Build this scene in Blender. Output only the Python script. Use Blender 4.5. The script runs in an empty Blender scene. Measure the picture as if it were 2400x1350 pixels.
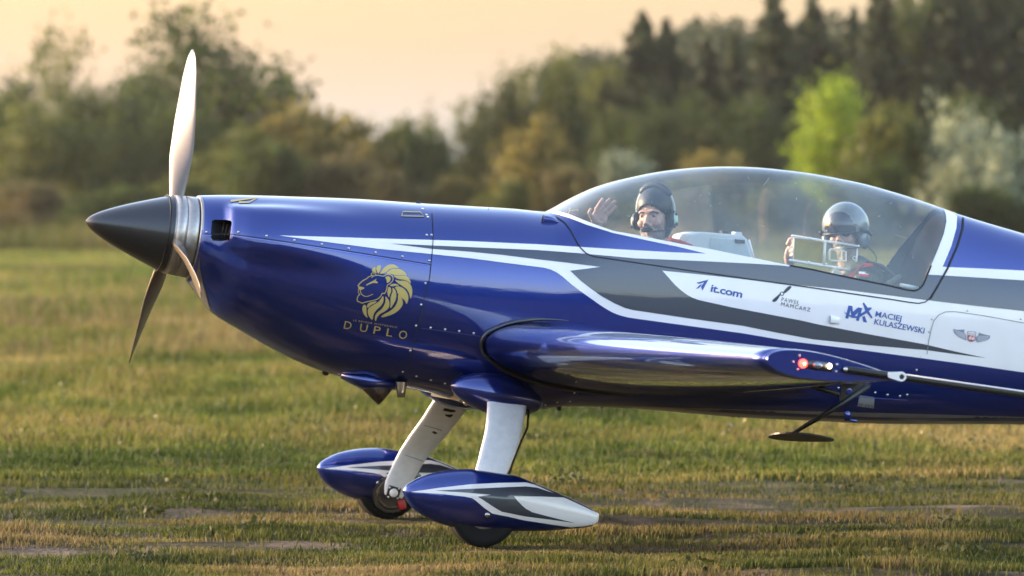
import bpy, bmesh, math, random
import numpy as np
from mathutils import Vector, Matrix, geometry, noise
from mathutils.bvhtree import BVHTree
random.seed(4); RNG = np.random.default_rng(4)
SC = bpy.context.scene
COL = SC.collection

# ------------------------------------------------------------------ camera
FPX = 9357.0                       # focal length in pixels of a 2400 px wide frame
CAM_Z = 1.6
ALPHA = math.atan(155.0 / FPX)
cam_d = bpy.data.cameras.new('camera'); cam = bpy.data.objects.new('camera', cam_d); COL.objects.link(cam)
cam.location = (0, 0, CAM_Z); cam.rotation_euler = (math.pi / 2 - ALPHA, 0, 0)
cam_d.sensor_width = 36; cam_d.lens = 36 * FPX / 2400
cam_d.clip_start = 0.5; cam_d.clip_end = 4000
cam_d.dof.use_dof = True; cam_d.dof.focus_distance = 19.4; cam_d.dof.aperture_fstop = 2.6
cam_d.dof.aperture_blades = 0
SC.camera = cam

# ------------------------------------------------------------------ sky, sun, exposure
SUN_EL, SUN_AZ = math.radians(12), math.radians(-72)    # azimuth from the view direction (+Y), negative = to the left
world = bpy.data.worlds.new("World"); SC.world = world; world.use_nodes = True
nt = world.node_tree; bg = nt.nodes['Background']
sky = nt.nodes.new('ShaderNodeTexSky'); sky.sky_type = 'NISHITA'; sky.sun_disc = False
sky.sun_elevation = SUN_EL; sky.sun_rotation = SUN_AZ
sky.air_density = 1.0; sky.dust_density = 2.2; sky.ozone_density = 1.2; sky.altitude = 100
def sky_nodes():
    """evening haze: the air low over the horizon is warmer and paler, most on the sun's side"""
    N = nt.nodes.new; L = nt.links.new
    tc = N('ShaderNodeTexCoord'); nm = N('ShaderNodeVectorMath'); nm.operation = 'NORMALIZE'; L(tc.outputs['Generated'], nm.inputs[0])
    sp = N('ShaderNodeSeparateXYZ'); L(nm.outputs[0], sp.inputs[0])
    def mth(op, a, b=None, c=None):
        n = N('ShaderNodeMath'); n.operation = op
        for i, v in enumerate((a, b, c)):
            if v is None: continue
            if isinstance(v, (int, float)): n.inputs[i].default_value = v
            else: L(v, n.inputs[i])
        return n.outputs[0]
    z = mth('MAXIMUM', sp.outputs[2], 0.0)
    wide = mth('POWER', 2.718, mth('MULTIPLY', mth('MULTIPLY', z, z), -1 / HAZE_WIDE ** 2)); low = mth('POWER', 2.718, mth('MULTIPLY', z, -1 / HAZE_LOW))
    dt = N('ShaderNodeVectorMath'); dt.operation = 'DOT_PRODUCT'; L(nm.outputs[0], dt.inputs[0]); dt.inputs[1].default_value = (math.sin(SUN_AZ), math.cos(SUN_AZ), 0)
    side = N('ShaderNodeMapRange'); side.interpolation_type = 'SMOOTHSTEP'; side.inputs[1].default_value = -0.6; side.inputs[2].default_value = 0.3; side.inputs[3].default_value = 0.25; L(dt.outputs['Value'], side.inputs[0])
    w = mth('MULTIPLY', wide, side.outputs[0]); l = mth('MULTIPLY', low, side.outputs[0])
    tint = N('ShaderNodeMix'); tint.data_type = 'RGBA'; tint.inputs[6].default_value = (*BASE, 1); tint.inputs[7].default_value = (*TINT, 1); L(w, tint.inputs[0])
    mul = N('ShaderNodeMix'); mul.data_type = 'RGBA'; mul.blend_type = 'MULTIPLY'; mul.inputs[0].default_value = 1; L(sky.outputs[0], mul.inputs[6]); L(tint.outputs[2], mul.inputs[7])
    add = N('ShaderNodeMix'); add.data_type = 'RGBA'; add.blend_type = 'ADD'; add.clamp_result = False; L(l, add.inputs[0]); L(mul.outputs[2], add.inputs[6]); add.inputs[7].default_value = (*GLOW, 1)
    L(add.outputs[2], bg.inputs[0])
HAZE_WIDE, HAZE_LOW = 0.20, 0.035
TINT = (0.25, 0.130, 0.040); GLOW = (0.6, 1.0, 1.2)
BASE = (1.10, 0.99, 0.97)
sky_nodes(); bg.inputs[1].default_value = 0.15
sun_d = bpy.data.lights.new('sun', 'SUN'); sun_d.energy = 2.0; sun_d.angle = math.radians(0.6); sun_d.color = (1.0, 0.78, 0.5)
sun = bpy.data.objects.new('sun', sun_d); COL.objects.link(sun)
SUN_DIR = Vector((math.sin(SUN_AZ) * math.cos(SUN_EL), math.cos(SUN_AZ) * math.cos(SUN_EL), math.sin(SUN_EL)))
sun.rotation_euler = SUN_DIR.to_track_quat('Z', 'Y').to_euler(); sun.location = (-30, 40, 30)
SC.view_settings.view_transform = 'Standard'; SC.view_settings.look = 'None'
SC.view_settings.exposure = 2.75; SC.view_settings.gamma = 1.0; SC.view_settings.use_curve_mapping = False
SC.render.engine = 'CYCLES'
SC.cycles.max_bounces = 8; SC.cycles.transparent_max_bounces = 16; SC.cycles.transmission_bounces = 6
SC.cycles.glossy_bounces = 4; SC.cycles.diffuse_bounces = 3
SC.cycles.use_denoising = True; SC.cycles.volume_bounces = 0
HAZE_DENSITY = 0.00007
SC.cycles.sample_clamp_indirect = 6.0

# ------------------------------------------------------------------ materials
def mat(name, color=(0.5, 0.5, 0.5), rough=0.5, metal=0.0, coat=0.0, emit=None, spec=0.5, **kw):
    m = bpy.data.materials.new(name); m.use_nodes = True
    b = m.node_tree.nodes['Principled BSDF']
    b.inputs['Base Color'].default_value = (*color, 1); b.inputs['Roughness'].default_value = rough
    b.inputs['Metallic'].default_value = metal; b.inputs['Coat Weight'].default_value = coat
    b.inputs['Coat Roughness'].default_value = kw.get('coat_rough', 0.02); b.inputs['Coat IOR'].default_value = kw.get('coat_ior', 1.5)
    b.inputs['Specular IOR Level'].default_value = spec
    if emit: b.inputs['Emission Color'].default_value = (*emit[:3], 1); b.inputs['Emission Strength'].default_value = emit[3]
    return m
def grain(m, scale=200, amt=0.15, bump=0.0, detail=4, rough_amt=0.0):
    """procedural colour grain and fine relief on top of a flat colour"""
    t = m.node_tree; b = t.nodes['Principled BSDF']; N = t.nodes.new; L = t.links.new
    co = N('ShaderNodeTexCoord'); n = N('ShaderNodeTexNoise'); n.inputs['Scale'].default_value = scale; n.inputs['Detail'].default_value = detail
    L(co.outputs['Object'], n.inputs['Vector'])
    c = b.inputs['Base Color'].default_value[:]
    r = N('ShaderNodeValToRGB'); r.color_ramp.elements[0].position = 0.3; r.color_ramp.elements[1].position = 0.7
    r.color_ramp.elements[0].color = (*[v * (1 - amt) for v in c[:3]], 1); r.color_ramp.elements[1].color = (*[min(1, v * (1 + amt)) for v in c[:3]], 1)
    L(n.outputs[0], r.inputs[0]); L(r.outputs[0], b.inputs['Base Color'])
    if bump:
        bp = N('ShaderNodeBump'); bp.inputs['Strength'].default_value = bump; bp.inputs['Distance'].default_value = 0.002
        L(n.outputs[0], bp.inputs['Height']); L(bp.outputs[0], b.inputs['Normal'])
    if rough_amt:
        mr = N('ShaderNodeMapRange'); r0 = b.inputs['Roughness'].default_value
        mr.inputs[3].default_value = max(0, r0 - rough_amt); mr.inputs[4].default_value = r0 + rough_amt
        L(n.outputs[0], mr.inputs[0]); L(mr.outputs[0], b.inputs['Roughness'])
    return m
M = {}
M['blue'] = grain(mat('metallic_blue_paint', (0.001, 0.020, 0.19), 0.32, 0.72, 1.0, coat_ior=1.75), 900, 0.30, 0, 2)
def ripple(m, scale=2.2, dist=0.0016, strength=0.35):
    """hand-finished composite: long faint waves in the surface, dust in the clear coat"""
    t = m.node_tree; b = t.nodes['Principled BSDF']; N = t.nodes.new; L = t.links.new
    co = N('ShaderNodeTexCoord'); n = N('ShaderNodeTexNoise'); n.inputs['Scale'].default_value = scale; n.inputs['Detail'].default_value = 2; L(co.outputs['Object'], n.inputs['Vector'])
    bp = N('ShaderNodeBump'); bp.inputs['Strength'].default_value = strength; bp.inputs['Distance'].default_value = dist; L(n.outputs[0], bp.inputs['Height']); L(bp.outputs[0], b.inputs['Coat Normal']); L(bp.outputs[0], b.inputs['Normal'])
    d = N('ShaderNodeTexNoise'); d.inputs['Scale'].default_value = 9; d.inputs['Detail'].default_value = 9; L(co.outputs['Object'], d.inputs['Vector'])
    mr = N('ShaderNodeMapRange'); mr.inputs[1].default_value = .45; mr.inputs[2].default_value = .75; mr.inputs[3].default_value = .015; mr.inputs[4].default_value = .10; L(d.outputs[0], mr.inputs[0]); L(mr.outputs[0], b.inputs['Coat Roughness'])
    return m
ripple(M['blue'])
M['white'] = grain(mat('white_paint', (0.86, 0.81, 0.78), 0.32, 0, 0.7), 6, 0.03, 0, 5)
M['gray'] = grain(mat('graphite_paint', (0.050, 0.056, 0.074), 0.4, 0.35, 0.9), 900, 0.25, 0, 2)
ripple(M['gray'])
M['blackp'] = mat('black_paint', (0.012, 0.012, 0.014), 0.3, 0, 1.0)
M['gold'] = grain(mat('gold_vinyl', (0.50, 0.38, 0.12), 0.42, 0.35, 0.3), 500, 0.12)
M['logo_blue'] = mat('blue_vinyl', (0.028, 0.085, 0.33), 0.4)
M['logo_black'] = mat('dark_vinyl', (0.03, 0.035, 0.05), 0.4)
M['logo_gray'] = mat('grey_vinyl', (0.22, 0.24, 0.30), 0.4)
M['red'] = mat('red_vinyl', (0.55, 0.03, 0.03), 0.4)
M['seam'] = mat('seam_shadow_gap', (0.01, 0.01, 0.016), 0.7)
M['seam_l'] = mat('light_seam', (0.22, 0.23, 0.26), 0.6)
M['steel'] = mat('steel', (0.62, 0.6, 0.56), 0.28, 1.0)
M['spinner'] = grain(mat('spinner_graphite', (0.055, 0.054, 0.055), 0.30, 0.7, 0.4, coat_rough=0.12), 300, 0.12)
M['ring'] = grain(mat('backplate_aluminium', (0.42, 0.38, 0.34), 0.32, 0.85), 60, 0.1)
M['blade'] = grain(mat('blade_paint', (0.13, 0.10, 0.08), 0.35, 0.1, 0.5), 40, 0.05)
M['rubber'] = grain(mat('tyre_rubber', (0.010, 0.0095, 0.009), 0.8, spec=.2), 120, 0.3)
M['blackm'] = grain(mat('black_metal', (0.018, 0.017, 0.016), 0.4, 0.3), 80, 0.2)
M['dark'] = mat('dark_interior', (0.012, 0.012, 0.013), 0.8)
M['pipe'] = grain(mat('exhaust_steel', (0.09, 0.065, 0.05), 0.45, 0.8), 60, 0.35, 0.2)
M['legwhite'] = grain(mat('gear_leg_white', (0.74, 0.73, 0.71), 0.42, 0, 0.25), 25, 0.07, 0.05)
M['plastic'] = grain(mat('pale_grey_plastic', (0.52, 0.55, 0.55), 0.5), 80, 0.04)
M['carbon'] = grain(mat('carbon_interior', (0.035, 0.04, 0.05), 0.5, 0, 0.2), 200, 0.3)

def glass_mat(name, tint=(0.93, 0.97, 0.96), refl=1.0, haze=0.05, hazecol=(0.55, 0.62, 0.6)):
    m = bpy.data.materials.new(name); m.use_nodes = True; t = m.node_tree; N = t.nodes.new; L = t.links.new
    for n in list(t.nodes):
        if n.type == 'BSDF_PRINCIPLED': t.nodes.remove(n)
    out = [n for n in t.nodes if n.type == 'OUTPUT_MATERIAL'][0]
    tr = N('ShaderNodeBsdfTransparent'); tr.inputs[0].default_value = (*tint, 1)
    gl = N('ShaderNodeBsdfGlossy'); gl.inputs['Roughness'].default_value = 0.015; gl.inputs[0].default_value = (1, 1, 1, 1)
    fr = N('ShaderNodeLayerWeight'); fr.inputs[0].default_value = 0.5          # both faces of the pane mirror alike
    pw = N('ShaderNodeMath'); pw.operation = 'POWER'; pw.inputs[1].default_value = 3.3; L(fr.outputs['Facing'], pw.inputs[0])
    mul = N('ShaderNodeMath'); mul.operation = 'MULTIPLY_ADD'; mul.inputs[1].default_value = 1 - 0.045 * refl; mul.inputs[2].default_value = 0.045 * refl; mul.use_clamp = True
    L(pw.outputs[0], mul.inputs[0])
    df = N('ShaderNodeBsdfDiffuse'); df.inputs[0].default_value = (*hazecol, 1)
    # dust and scratches: fine noise raises the scatter a little
    co = N('ShaderNodeTexCoord'); no = N('ShaderNodeTexNoise'); no.inputs['Scale'].default_value = 3.5; no.inputs['Detail'].default_value = 9
    L(co.outputs['Object'], no.inputs[0])
    mr = N('ShaderNodeMapRange'); mr.inputs[1].default_value = 0.35; mr.inputs[2].default_value = 0.75
    mr.inputs[3].default_value = haze * 0.5; mr.inputs[4].default_value = haze * 1.6
    L(no.outputs[0], mr.inputs[0])
    m1 = N('ShaderNodeMixShader'); L(mr.outputs[0], m1.inputs[0]); L(tr.outputs[0], m1.inputs[1]); L(df.outputs[0], m1.inputs[2])
    m2 = N('ShaderNodeMixShader'); L(mul.outputs[0], m2.inputs[0]); L(m1.outputs[0], m2.inputs[1]); L(gl.outputs[0], m2.inputs[2])
    L(m2.outputs[0], out.inputs[0])
    return m
M['glass'] = glass_mat('canopy_acrylic', (0.94, 0.97, 0.97), 1.1, 0.12)
M['acrylic'] = glass_mat('clear_acrylic', (0.90, 0.93, 0.88), 2.0, 0.10)
M['acrylic_edge'] = glass_mat('bright_acrylic_edge', (0.9, 0.93, 0.9), 2.0, 0.75, (0.85, 0.86, 0.82))

# ------------------------------------------------------------------ object helpers
def tag(o, label=None, cat=None, group=None, kind=None):
    if label: o['label'] = label
    if cat: o['category'] = cat
    if group: o['group'] = group
    if kind: o['kind'] = kind
    return o
def empty(name, loc=(0, 0, 0), rot=(0, 0, 0)):
    o = bpy.data.objects.new(name, None); o.empty_display_size = 0.2; COL.objects.link(o); o.location = loc; o.rotation_euler = rot; return o
def mesh_obj(name, V, F, m, parent=None, smooth=True, normals=None, uv=None):
    me = bpy.data.meshes.new(name); me.from_pydata([tuple(v) for v in V], [], [tuple(f) for f in F]); me.update()
    me.materials.append(m)
    if smooth: me.polygons.foreach_set('use_smooth', [True] * len(me.polygons))
    if normals is not None: me.normals_split_custom_set_from_vertices([tuple(n) for n in normals])
    o = bpy.data.objects.new(name, me); COL.objects.link(o)
    if parent: o.parent = parent
    return o
def bm_obj(name, bm, m, parent=None, smooth=False, bevel=0.0):
    if bevel:
        bmesh.ops.bevel(bm, geom=bm.edges[:], offset=bevel, segments=2, affect='EDGES', profile=0.6)
    bmesh.ops.recalc_face_normals(bm, faces=bm.faces[:])
    me = bpy.data.meshes.new(name); bm.to_mesh(me); bm.free(); me.materials.append(m)
    if smooth: me.polygons.foreach_set('use_smooth', [True] * len(me.polygons))
    o = bpy.data.objects.new(name, me); COL.objects.link(o)
    if parent: o.parent = parent
    return o
def tube(pts, radii, seg=10, cap=True, flat=1.0, side=None):
    """swept tube; returns V,F"""
    pts = [Vector(p) for p in pts]; n = len(pts)
    if not hasattr(radii, '__len__'): radii = [radii] * n
    V, F = [], []; prev = None
    for i, p in enumerate(pts):
        t = (pts[min(i + 1, n - 1)] - pts[max(i - 1, 0)]).normalized()
        if prev is None:
            a = Vector(side) if side else (Vector((0, 0, 1)) if abs(t.z) < 0.9 else Vector((1, 0, 0)))
        else: a = prev
        a = (a - t * a.dot(t)).normalized(); b = t.cross(a); prev = a
        for k in range(seg):
            th = 2 * math.pi * k / seg
            V.append(p + a * math.cos(th) * radii[i] + b * math.sin(th) * radii[i] * flat)
    for i in range(n - 1):
        for k in range(seg):
            F.append((i * seg + k, i * seg + (k + 1) % seg, (i + 1) * seg + (k + 1) % seg, (i + 1) * seg + k))
    if cap:
        F.append(tuple(range(seg - 1, -1, -1))); F.append(tuple((n - 1) * seg + k for k in range(seg)))
    return V, F
def lathe_x(prof, seg=48, c=(0, 0), cap=False):
    """revolve (x, r) about the x axis through (y, z) = c"""
    V, F = [], []
    for x, r in prof:
        for k in range(seg):
            th = 2 * math.pi * k / seg; V.append((x, c[0] + r * math.cos(th), c[1] + r * math.sin(th)))
    for i in range(len(prof) - 1):
        for k in range(seg):
            F.append((i * seg + k, (i + 1) * seg + k, (i + 1) * seg + (k + 1) % seg, i * seg + (k + 1) % seg))
    if cap: F.append(tuple(range(seg))); F.append(tuple((len(prof) - 1) * seg + k for k in range(seg - 1, -1, -1)))
    return V, F
def lathe_y(prof, seg=48, c=(0, 0)):
    V, F = lathe_x(prof, seg)
    return [(c[0] + v[1], v[0], c[1] + v[2]) for v in V], F
def merge(*vfs):
    V, F = [], []
    for v, f in vfs:
        o = len(V); V += [tuple(p) for p in v]; F += [tuple(i + o for i in q) for q in f]
    return V, F
def box(c, s, rot=None):
    V = [Vector(((i & 1) - .5, ((i >> 1) & 1) - .5, ((i >> 2) & 1) - .5)) for i in range(8)]
    V = [Vector((v.x * s[0], v.y * s[1], v.z * s[2])) for v in V]
    if rot is not None: V = [rot @ v for v in V]
    V = [v + Vector(c) for v in V]
    return V, [(0, 2, 3, 1), (4, 5, 7, 6), (0, 1, 5, 4), (2, 6, 7, 3), (0, 4, 6, 2), (1, 3, 7, 5)]
def ellipsoid(c, r, seg=32, rings=20, rot=None):
    V, F = [], []
    for i in range(rings + 1):
        a = math.pi * i / rings
        for k in range(seg):
            b = 2 * math.pi * k / seg
            v = Vector((r[0] * math.sin(a) * math.cos(b), r[1] * math.sin(a) * math.sin(b), r[2] * math.cos(a)))
            if rot is not None: v = rot @ v
            V.append(v + Vector(c))
    for i in range(rings):
        for k in range(seg): F.append((i * seg + k, (i + 1) * seg + k, (i + 1) * seg + (k + 1) % seg, i * seg + (k + 1) % seg))
    return V, F

# ------------------------------------------------------------------ aircraft frame
PSI, THETA = math.radians(15.5), math.radians(8.5)
ORG = Vector((-0.418, 20.6, 0.0))
hA = Vector((math.cos(PSI), math.sin(PSI), 0)); Z = Vector((0, 0, 1))
AX = hA * math.cos(THETA) - Z * math.sin(THETA)          # aft
AZ = hA * math.sin(THETA) + Z * math.cos(THETA)          # up
AY = AZ.cross(AX)                                        # starboard (away from the camera)
MA = Matrix(((AX.x, AY.x, AZ.x, ORG.x), (AX.y, AY.y, AZ.y, ORG.y), (AX.z, AY.z, AZ.z, ORG.z), (0, 0, 0, 1)))
MAI = MA.inverted()
def ray(px, py):
    u, v = (px - 1200) / FPX, -(py - 675) / FPX
    return Vector((u, math.cos(ALPHA) + v * math.sin(ALPHA), -math.sin(ALPHA) + v * math.cos(ALPHA))).normalized()
EYE_A = MAI @ Vector((0, 0, CAM_Z))
def rayA(px, py): return (MAI.to_3x3() @ ray(px, py)).normalized()
def P(px, py, y=0.0):
    """aircraft-frame point where the sight line through a photo pixel meets the plane at lateral offset y"""
    d = rayA(px, py); t = (y - EYE_A.y) / d.y
    return EYE_A + d * t
def toPx(p, frame=True):
    w = MA @ Vector(p) if frame else Vector(p)
    w = w - Vector((0, 0, CAM_Z))
    fwd = Vector((0, math.cos(ALPHA), -math.sin(ALPHA))); up = Vector((0, math.sin(ALPHA), math.cos(ALPHA)))
    d = w.dot(fwd); return 1200 + FPX * w.x / d, 675 - FPX * w.dot(up) / d
def at(px, dist, z=0.0):
    """ground point below a photo column at a distance"""
    return Vector(((px - 1200) / FPX * dist, dist, z))
class Curve1:
    """monotone-ish cubic through (x, y) knots"""
    def __init__(s, pts):
        pts = sorted(pts); s.x = np.array([p[0] for p in pts], float); s.y = np.array([p[1] for p in pts], float)
        d = np.diff(s.y) / np.diff(s.x); m = np.zeros(len(s.x)); m[0] = d[0]; m[-1] = d[-1]
        for i in range(1, len(d)):
            m[i] = 0 if d[i - 1] * d[i] <= 0 else 2 * d[i - 1] * d[i] / (d[i - 1] + d[i]) 
        s.m = m
    def __call__(s, x):
        x = np.clip(np.asarray(x, float), s.x[0], s.x[-1]); i = np.clip(np.searchsorted(s.x, x) - 1, 0, len(s.x) - 2)
        h = s.x[i + 1] - s.x[i]; t = (x - s.x[i]) / h
        return ((2*t**3 - 3*t**2 + 1) * s.y[i] + (t**3 - 2*t**2 + t) * h * s.m[i] + (-2*t**3 + 3*t**2) * s.y[i + 1] + (t**3 - t**2) * h * s.m[i + 1])
def smooth(a, b, x):
    t = np.clip((np.asarray(x, float) - a) / (b - a), 0, 1); return t * t * (3 - 2 * t)
def inpoly(pts, poly):
    x, y = pts[:, 0], pts[:, 1]; poly = np.asarray(poly); ins = np.zeros(len(x), bool)
    x0, y0 = poly[:, 0], poly[:, 1]; x1, y1 = np.roll(x0, -1), np.roll(y0, -1)
    for a, b, c, d in zip(x0, y0, x1, y1):
        if b == d: continue
        k = ((b > y) != (d > y)); ins ^= k & (x < (c - a) * (y - b) / (d - b) + a)
    return ins
def densify(poly, step, closed=True):
    out = []; n = len(poly)
    for i in range(n if closed else n - 1):
        a, b = np.array(poly[i], float), np.array(poly[(i + 1) % n], float); k = max(1, int(math.ceil(np.linalg.norm(b - a) / step)))
        for j in range(k): out.append(tuple(a + (b - a) * j / k))
    if not closed: out.append(tuple(poly[-1]))
    return out
def chaikin(pts, it=2, closed=False):
    for _ in range(it):
        o = [] if closed else [pts[0]]
        n = len(pts)
        for i in range(n if closed else n - 1):
            a, b = pts[i], pts[(i + 1) % n]
            o += [(a[0]*.75 + b[0]*.25, a[1]*.75 + b[1]*.25), (a[0]*.25 + b[0]*.75, a[1]*.25 + b[1]*.75)]
        if not closed: o.append(pts[-1])
        pts = o
    return pts

class Surf:
    """a parametric skin S(u, phi); phi is 0 at the top and positive on the side facing the photograph's camera.
    Patches of it are cut in parameter space, so that panels, frames, panes and paint share one smooth surface."""
    K = 0.4
    def __init__(s, fn, u0, u1, nu=400, nphi=240, ucluster=None):
        s.fn = fn; us = np.linspace(u0, u1, nu); ph = np.linspace(-math.pi, math.pi, nphi)
        U, PH = np.meshgrid(us, ph, indexing='ij'); s.u0, s.u1 = u0, u1
        Pn = fn(U.ravel(), PH.ravel()); s.grid = (U.ravel(), PH.ravel(), Pn)
        F = []
        for i in range(nu - 1):
            b = i * nphi
            for k in range(nphi - 1): F.append((b + k, b + k + 1, b + nphi + k + 1)); F.append((b + k, b + nphi + k + 1, b + nphi + k))
        s.F = F; s.bvh = BVHTree.FromPolygons([Vector(p) for p in Pn], F, all_triangles=True)
    def hit(s, px, py, near=True):
        d = rayA(px, py); loc, nrm, idx, dist = s.bvh.ray_cast(EYE_A, d, 100)
        U, PH, Pn = s.grid
        if idx is None:
            e = np.array(EYE_A); dd = np.array(d); w = Pn - e; t = w @ dd; q = np.linalg.norm(w - t[:, None] * dd, axis=1)
            k = int(np.argmin(q)); return U[k], PH[k]
        a, b, c = s.F[idx]; va, vb, vc = (Vector(Pn[k]) for k in (a, b, c))
        n = (vb - va).cross(vc - va); ar = n.length_squared
        wa = (vb - loc).cross(vc - loc).dot(n) / ar; wb = (vc - loc).cross(va - loc).dot(n) / ar; wc = 1 - wa - wb
        return wa * U[a] + wb * U[b] + wc * U[c], wa * PH[a] + wb * PH[b] + wc * PH[c]
    def uv(s, poly, step=6, closed=True):
        return [s.hit(*p) for p in densify(poly, step, closed)]
    def ev(s, u, ph, off=0.0):
        u = np.asarray(u, float); ph = np.asarray(ph, float); e = 2e-3
        p = s.fn(u, ph); du = s.fn(np.minimum(u + e, s.u1), ph) - s.fn(np.maximum(u - e, s.u0), ph); dp = s.fn(u, ph + e) - s.fn(u, ph - e)
        n = np.cross(dp, du); ln = np.linalg.norm(n, axis=1); n /= np.maximum(ln, 1e-12)[:, None]
        return p + n * off, n
    def patch(s, name, outer, m, parent, holes=(), off=0.0, du=0.035, dp=0.07, uv=True, double=False):
        """outer/holes: lists of (u, phi)"""
        K = s.K; loops = [outer] + list(holes); V2, E = [], []
        for lp in loops:
            b = len(V2); V2 += [Vector((p[0], p[1] * K)) for p in lp]; n = len(lp); E += [(b + i, b + (i + 1) % n) for i in range(n)]
        us = [p[0] for p in outer]; ps = [p[1] for p in outer]
        gu = np.arange(min(us) + du / 2, max(us), du); gp = np.arange(min(ps) + dp / 2, max(ps), dp)
        if len(gu) and len(gp):
            A, B = np.meshgrid(gu, gp); g = np.stack([A.ravel(), B.ravel()], 1); k = inpoly(g, outer)
            for h in holes: k &= ~inpoly(g, h)
            V2 += [Vector((a, b * K)) for a, b in g[k]]
        r = geometry.delaunay_2d_cdt(V2, E, [], 0, 1e-6)
        vv = np.array([tuple(v) for v in r[0]]); ff = np.array([f for f in r[2]])
        cen = vv[ff].mean(1); cen[:, 1] /= K
        k = inpoly(cen, outer)
        for h in holes: k &= ~inpoly(cen, h)
        ff = ff[k]; used = np.unique(ff); re = -np.ones(len(vv), int); re[used] = np.arange(len(used)); vv = vv[used]; ff = re[ff]
        pos, nr = s.ev(vv[:, 0], vv[:, 1] / K, off)
        # orient with the outward normal
        fn = np.cross(pos[ff[:, 1]] - pos[ff[:, 0]], pos[ff[:, 2]] - pos[ff[:, 0]]); fl = np.einsum('ij,ij->i', fn, nr[ff[:, 0]]) < 0
        ff[fl] = ff[fl][:, ::-1]
        return mesh_obj(name, pos, ff, m, parent, True, nr)
    def paint(s, name, polypx, m, parent, off=0.0015, holes=(), step=6, **kw):
        return s.patch(name, s.uv(polypx, step), m, parent, [s.uv(h, step) for h in holes], off, **kw)
    def ribbons(s, name, lines, m, parent, w=2.5, off=0.0025, step=8, cut=None):
        """thin lines that follow the skin; w in photo pixels"""
        V, F, Nn = [], [], []
        for ln in lines:
            ln2 = densify(ln, step, False); L, R = [], []
            for i, p in enumerate(ln2):
                a = np.array(ln2[max(i - 1, 0)]); b = np.array(ln2[min(i + 1, len(ln2) - 1)]); t = (b - a) / max(1e-9, np.linalg.norm(b - a)); nn = np.array((-t[1], t[0])) * w / 2
                L.append(s.hit(*(np.array(p) + nn))); R.append(s.hit(*(np.array(p) - nn)))
            q = np.array(L + R); pos, nr = s.ev(q[:, 0], q[:, 1], off); o = len(V); n = len(L)
            V += list(pos); Nn += list(nr); F += [(o + i, o + i + 1, o + n + i + 1, o + n + i) for i in range(n - 1)]
        return mesh_obj(name, V, F, m, parent, True, Nn)
    def shapes2d(s, name, V2, F2, m, parent, off=0.003):
        """flat print given in photo pixels (points V2, faces F2) laid on the skin"""
        q = np.array([s.hit(*p) for p in V2]); pos, nr = s.ev(q[:, 0], q[:, 1], off)
        return mesh_obj(name, pos, F2, m, parent, True, nr)
def mirror(uvs): return [(u, -p) for u, p in uvs]
def tri2d(poly):
    t = geometry.tessellate_polygon([[Vector((p[0], p[1], 0)) for p in poly]]); return [tuple(x) for x in t]
def stroke2d(pts, w0, w1=None):
    w1 = w0 if w1 is None else w1; L, R = [], []; n = len(pts)
    for i, p in enumerate(pts):
        a = np.array(pts[max(i - 1, 0)], float); b = np.array(pts[min(i + 1, n - 1)], float); t = (b - a) / max(1e-9, np.linalg.norm(b - a))
        w = (w0 + (w1 - w0) * i / (n - 1)) / 2; nn = np.array((-t[1], t[0])) * w; L.append(tuple(np.array(p) + nn)); R.append(tuple(np.array(p) - nn))
    V = L + R; return V, [(i, i + 1, n + i + 1, n + i) for i in range(n - 1)]
def text2d(s, p0, p1, h, bold=0.0, shear=0.0, space=1.0):
    """letters fitted between baseline points p0 and p1 (photo pixels), cap height h"""
    cu = bpy.data.curves.new('lettering', 'FONT'); cu.body = s; cu.size = 1.0; cu.space_character = space; cu.offset = bold; cu.resolution_u = 3
    o = bpy.data.objects.new('lettering', cu); COL.objects.link(o); bpy.context.view_layer.update()
    me = bpy.data.meshes.new_from_object(o.evaluated_get(bpy.context.evaluated_depsgraph_get()))
    V = np.array([v.co[:2] for v in me.vertices]); F = [tuple(p.vertices) for p in me.polygons]
    bpy.data.objects.remove(o); bpy.data.curves.remove(cu); bpy.data.meshes.remove(me)
    x0, x1 = V[:, 0].min(), V[:, 0].max(); caph = 0.73
    p0 = np.array(p0, float); p1 = np.array(p1, float); d = p1 - p0; dn = d / np.linalg.norm(d); up = np.array((dn[1], -dn[0]))
    Q = p0 + ((V[:, 0] - x0) / (x1 - x0))[:, None] * d + (V[:, 1] / caph * h)[:, None] * (up + dn * shear)
    return [tuple(q) for q in Q], F
# ================================================================== the aeroplane
plane = empty('aerobatic_aeroplane'); plane.matrix_world = MA
tag(plane, 'blue white and graphite two seat aerobatic aeroplane rolling on the grass strip', 'aeroplane')

# ---- fuselage skin: side profile and widths
TOP = [P(*p) for p in [(465,458),(520,457),(600,458),(700,461),(850,467),(980,476),(1100,483),(1200,489),(1275,496),(1300,487),(1330,470),(1400,437),
       (1480,415),(1560,400),(1640,392),(1720,390),(1800,394),(1900,406),(2000,425),(2100,452),(2180,478),(2215,491),(2255,505),(2330,528),(2400,549)]]
BOT = [P(*p) for p in [(438,656),(470,700),(500,735),(560,772),(620,807),(700,848),(780,878),(860,897),(960,912),(1010,921),(1060,937),(1130,957),(1200,963),
       (1250,960),(1340,951),(1500,958),(1700,975),(1900,985),(2000,990),(2400,994)]]
x0 = TOP[0].x
cT = Curve1([(p.x, p.z) for p in TOP] + [(3.6, 1.86), (4.4, 1.72), (5.0, 1.64)])
cB = Curve1([(x0, BOT[0].z)] + [(p.x, p.z) for p in BOT[1:]] + [(4.0, 1.08), (5.0, 1.22)])
X = lambda px, py=640: P(px, py).x
cM = Curve1([(x0, P(452, 556).z), (X(490), P(490, 580).z), (X(560), P(560, 612).z), (X(750), P(750, 645).z), (X(1010), P(1010, 690).z), (X(1300), P(1300, 715).z),
             (X(1700), P(1700, 745).z), (X(2100), P(2100, 775).z), (X(2400), P(2400, 795).z), (5.0, 1.42)])
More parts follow.
